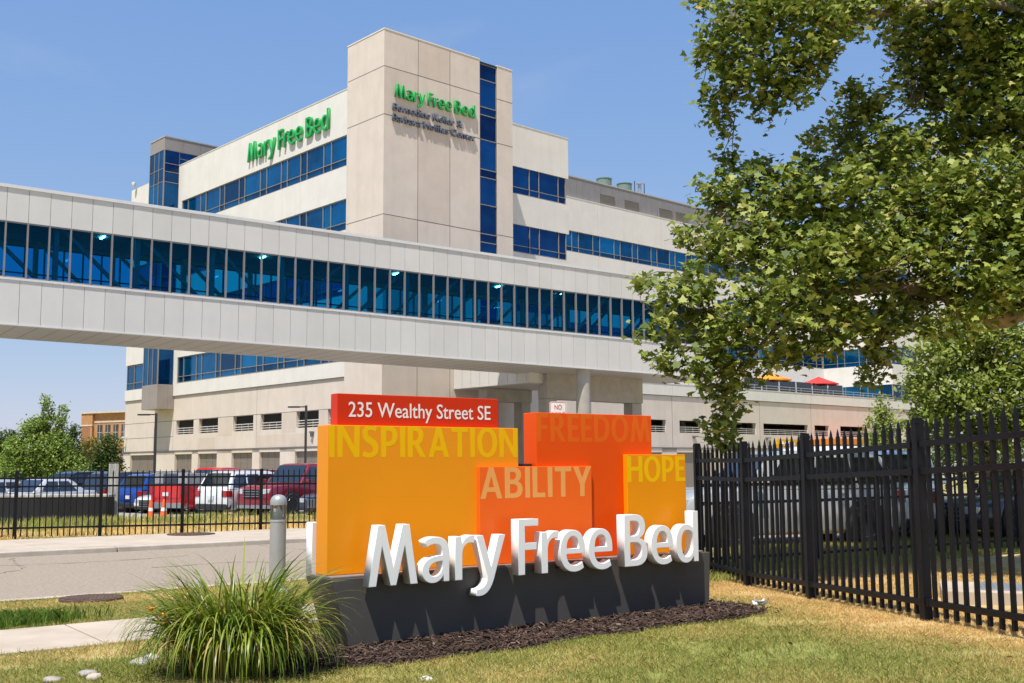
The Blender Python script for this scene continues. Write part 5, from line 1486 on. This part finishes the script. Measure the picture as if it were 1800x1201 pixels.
def tree(name, label, x, y, h, trunk_h, blobs, m, leaf, per, spread, n_leaf, tr=.12, shape=DIAM, group=None, z=None):
    e = empty(name, (x, y, gz(x, y) if z is None else z), 0, label, 'tree', group)
    mb = MB(); p_, r_ = limb([(0, 0, -.1), (.03*h, 0, h*.3), (0, .02*h, h*.6), (0, 0, h*.93)], tr, .02); mb.tube(p_, r_, 10)
    for bx, by, bz, rx, ry, rz, k in blobs:
        for q in range(3):
            t = np.array([bx, by, bz])+rng.normal(0, .5, 3)*np.array([rx, ry, rz]); z0 = min(max(trunk_h, t[2]*.62), h*.85)
            p_, r_ = limb([(0, 0, z0), (t[0]*.5, t[1]*.5, z0+(t[2]-z0)*.6), tuple(t)], tr*.35, .008); mb.tube(p_, r_, 5)
    mb.build('trunk', M['bark'], e, smooth=60)
    c = clumps(blobs, per, spread, n_leaf)
    leaf_cloud('crown', c, leaf, shape, m, e, up=.3)
    return e
# young trees at the right
p = at(1725, 700, 26)
tree('small_tree', 'bright green open crowned tree behind the tall fence at the right edge', p[0], 26, 5.6, 1.0,
     [(0,0,4.6,1.1,1.0,.8,2.2),(-.9,0,4.0,.9,.9,.7,1.6),(.9,0,3.9,1,1,.8,2),(-.3,-.3,3.1,1.3,1.1,.8,2.6),(1.3,0,2.7,1,1,.7,1.6),(-1.2,0,2.5,.75,.8,.5,.9),(.3,0,2.1,1.3,1,.6,1.4),(-1.5,0,3.3,.4,.5,.35,.4),(.5,0,5.2,.5,.5,.5,.6)], M['lime_leaf'], .145, 150, .13, 6)
p = at(1552, 780, 34)
tree('young_conical_tree', 'young conical green tree standing before the garage wall on the right', p[0], 34, 3.7, .5,
     [(0,0,3.2,.25,.25,.5,.35),(0,0,2.6,.5,.5,.55,.9),(0,0,1.9,.72,.7,.55,1.4),(.1,0,1.2,.85,.8,.5,1.5),(-.3,0,.8,.6,.6,.35,.7)], M['lime_leaf'], .11, 190, .12, 5, .07)
p = at(1660, 800, 30)
tree('shrub_tree', 'dark leafy shrub at the foot of the bright open crowned tree', p[0], 30, 2.4, .3,
     [(0,0,1.7,1.1,.9,.6,2),(-1.4,0,1.3,.9,.8,.6,1.5),(1.5,0,1.5,1.2,.9,.7,2)], M['mid_leaf'], .10, 170, .14, 6, .06)
# trees at the left
p = at(72, 760, 70)
tree('broad_tree', 'bright green broad tree with two thin leaders left of the brick building', p[0], 70, 6.9, .8,
     [(0,0,3.5,2.2,1.7,1.3,4.4),(-1.3,0,2.5,1.7,1.4,1.0,3),(1.2,0,2.4,1.7,1.4,1.0,3),(-.4,0,4.9,.9,.8,.8,1.4),(.35,0,5.6,.35,.35,.8,.5),(1.25,0,5.3,.3,.3,.9,.4),(1.0,0,4.2,.7,.7,.7,1),(-1.6,0,3.9,.7,.7,.6,.9),(0,0,1.5,2.4,1.6,.6,2.6),(.3,0,6.6,.2,.2,.45,.2),(1.4,0,6.2,.12,.12,.35,.1)], M['fresh_leaf'], .19, 150, .17, 6, .14)
p = at(118, 785, 78)
tree('broad_tree', 'darker rounded tree between the two leadered tree and the bronze leaved one', p[0], 78, 5.52, .7,
     [(0.0, 0, 3.36, 1.4300000000000002, 1, 1.32, 3.17), (0.8400000000000001, 0, 2.28, 1.2100000000000002, 1, 0.96, 2.24), (-0.9450000000000001, 0, 2.52, 1.2100000000000002, 1, 0.96, 2.24), (0.47250000000000003, 0, 4.92, 0.33, 0.3, 0.72, 0.53)], M['mid_leaf'], .2, 120, .18, 6, .12)
p = at(157, 790, 88)
tree('bronze_tree', 'bronze yellow tree in front of the brick building', p[0], 88, 5.40, .6,
     [(0.0, 0, 3.6, 0.77, 0.7, 1.5, 2.15), (0.21000000000000002, 0, 2.25, 0.9900000000000001, 0.8, 0.9, 1.82)], M['bronze_leaf'], .2, 110, .2, 6, .1)
p = at(189, 785, 72)
tree('round_tree', 'dark green round tree against the corner of the hospital', p[0], 72, 5.25, .8,
     [(0.0, 0, 3.55, 0.935, 0.8, 1.06, 2.5), (0.21000000000000002, 0, 2.41, 0.935, 0.8, 0.85, 2.19), (-0.525, 0, 2.7, 0.55, 0.5, 0.71, 1.09)], M['mid_leaf'], .17, 130, .15, 6, .1)
p = at(8, 775, 85)
tree('broad_tree', 'dark green tree at the far left edge behind the bright one', p[0], 85, 5.75, .8,
     [(0.0, 0, 4.14, 1.6500000000000001, 1.3, 1.49, 3.79), (-1.5750000000000002, 0, 3.22, 1.6500000000000001, 1.3, 1.38, 3.79), (0.9450000000000001, 0, 2.53, 1.4300000000000002, 1.2, 0.92, 2.53)], M['mid_leaf'], .22, 120, .2, 6, .14)

# ================================================================ FAR BUILDINGS
M['brick'] = mat('orange_brick', (.46, .235, .10), .85, var=.1, scale=2)
M['brick_d'] = mat('dark_brick', (.33, .15, .075), .85, var=.1, scale=2)
M['stone'] = mat('pale_stone', (.58, .52, .43), .8)
M['old_pane'] = mat('old_window', (.055, .065, .08), .15, var=.3, scale=.7)
bb = empty('brick_building', (-60.3, 152, -1.6), R(-28), 'distant orange brick building with rows of tall windows beside the hospital corner', 'building')
MB().box(.0, 2.2, 0, 12, 0, 10.6).box(2.2, 30, .35, 12, 0, 10.6).build('wall', M['brick'], bb)
MB().box(.25, 1.75, -.03, .1, 4.8, 8.7).build('recess_panel', M['brick_d'], bb)
MB().box(-.15, 30, -.12, 12.1, 10.601, 10.85).box(-.06, 2.25, -.06, .2, 8.85, 9.05).box(2.26, 30, .29, .4, 9.3, 9.5).build('cornice', M['stone'], bb)
for zf in (6.9, 3.6, .6):
    for k in range(11):
        x = 2.9+k*1.55
        w_ = MB().box(x, x+.95, .30, .40, zf, zf+2.1).build('window', M['old_pane'], bb)
        MB().box(x+.45, x+.5, .27, .298, zf, zf+2.1).box(x, x+.95, .27, .298, zf+1.0, zf+1.06).box(x-.05, x+1.0, .25, .298, zf-.14, zf).build('window_frame', M['stone'], w_)
fb = empty('low_building', (-50.5, 100, -1), .05, 'low pale building with a red roof edge at the far left', 'building')
MB().box(-12, 4.1, 0, 8, 0, 3.6).build('wall', M['stone'], fb)
MB().box(-12.1, 4.2, -.12, 8.1, 3.601, 4.1).build('roof', mat('red_roof_edge', (.42, .05, .04), .6), fb)
MB().box(-2, -.8, -.03, .1, 1, 2.6).build('window', M['old_pane'], fb)

# ================================================================ DAYLILY
M['blade'] = leaf_mat('daylily_blade', [(0, (.07, .13, .012)), (.4, (.17, .235, .018)), (.75, (.28, .33, .035)), (.90, (.34, .34, .06)), (.96, (.46, .34, .12)), (1, (.27, .14, .05))], .38, .3)
def daylily(x, y):
    e = empty('daylily_plant', (x, y, 0), 0, 'big arching daylily clump with long strap leaves at the left end of the sign', 'plant')
    V_ = []; F_ = []
    n = 1700; seg = 10
    for i in range(n):
        a = rng.uniform(0, 2*math.pi); r_ = .40*math.sqrt(rng.random())
        p = np.array([r_*math.cos(a)*1.1, r_*math.sin(a)*.8, 0.])
        az = a+rng.normal(0, .95); el = R(rng.uniform(64, 90)); Ln = rng.uniform(.6, 1.28)*(1.0 if r_ < .33 else .88)
        curve = rng.uniform(.6, 2.3); w = rng.uniform(.012, .023); tw = rng.normal(0, .5)
        b = len(V_); st = Ln/seg
        for k in range(seg+1):
            f = k/seg
            ww = w*(1-f**2.2)*(.7+.6*min(f*3, 1))*.5
            d = np.array([math.cos(az)*math.cos(el), math.sin(az)*math.cos(el), math.sin(el)])
            sdv = np.array([-math.sin(az+tw*f), math.cos(az+tw*f), .25*math.sin(tw*2*f)])
            V_.append(tuple(p-sdv*ww)); V_.append(tuple(p+sdv*ww))
            p = p+d*st; el -= curve*st*(1.0+1.6*f)
            if p[2] < .015: p[2] = .015; el = max(el, 0)
        for k in range(seg): F_.append((b+2*k, b+2*k+1, b+2*k+3, b+2*k+2))
    V_ = [(vx*.84, vy*.86, vz*1.02) for vx, vy, vz in V_]
    me = bpy.data.meshes.new('leaves'); me.from_pydata(V_, [], F_); me.materials.append(M['blade'])
    me.polygons.foreach_set('use_smooth', [True]*len(me.polygons))
    o = bpy.data.objects.new('leaves', me); col.objects.link(o); o.parent = e
    M['petal'] = mat('orange_petal', (.72, .24, .02), .5)
    for fx, fy, fz in ((-.50, -.42, .52), (-.40, -.45, .48)):
        mb = MB()
        mb.tube([(fx*.5, fy*.5, .1), (fx*.8, fy*.8, fz*.7), (fx, fy, fz)], .004, 5)
        for k in range(6):
            a = k*1.047; c_, s_ = math.cos(a), math.sin(a)
            mb.quad([(fx, fy, fz), (fx+c_*.02-s_*.012, fy+s_*.02+c_*.012, fz+.02), (fx+c_*.045, fy+s_*.045, fz+.028), (fx+c_*.02+s_*.012, fy+s_*.02-c_*.012, fz+.02)])
        mb.build('flower', M['petal'], e)
daylily(-2.11, 8.40)
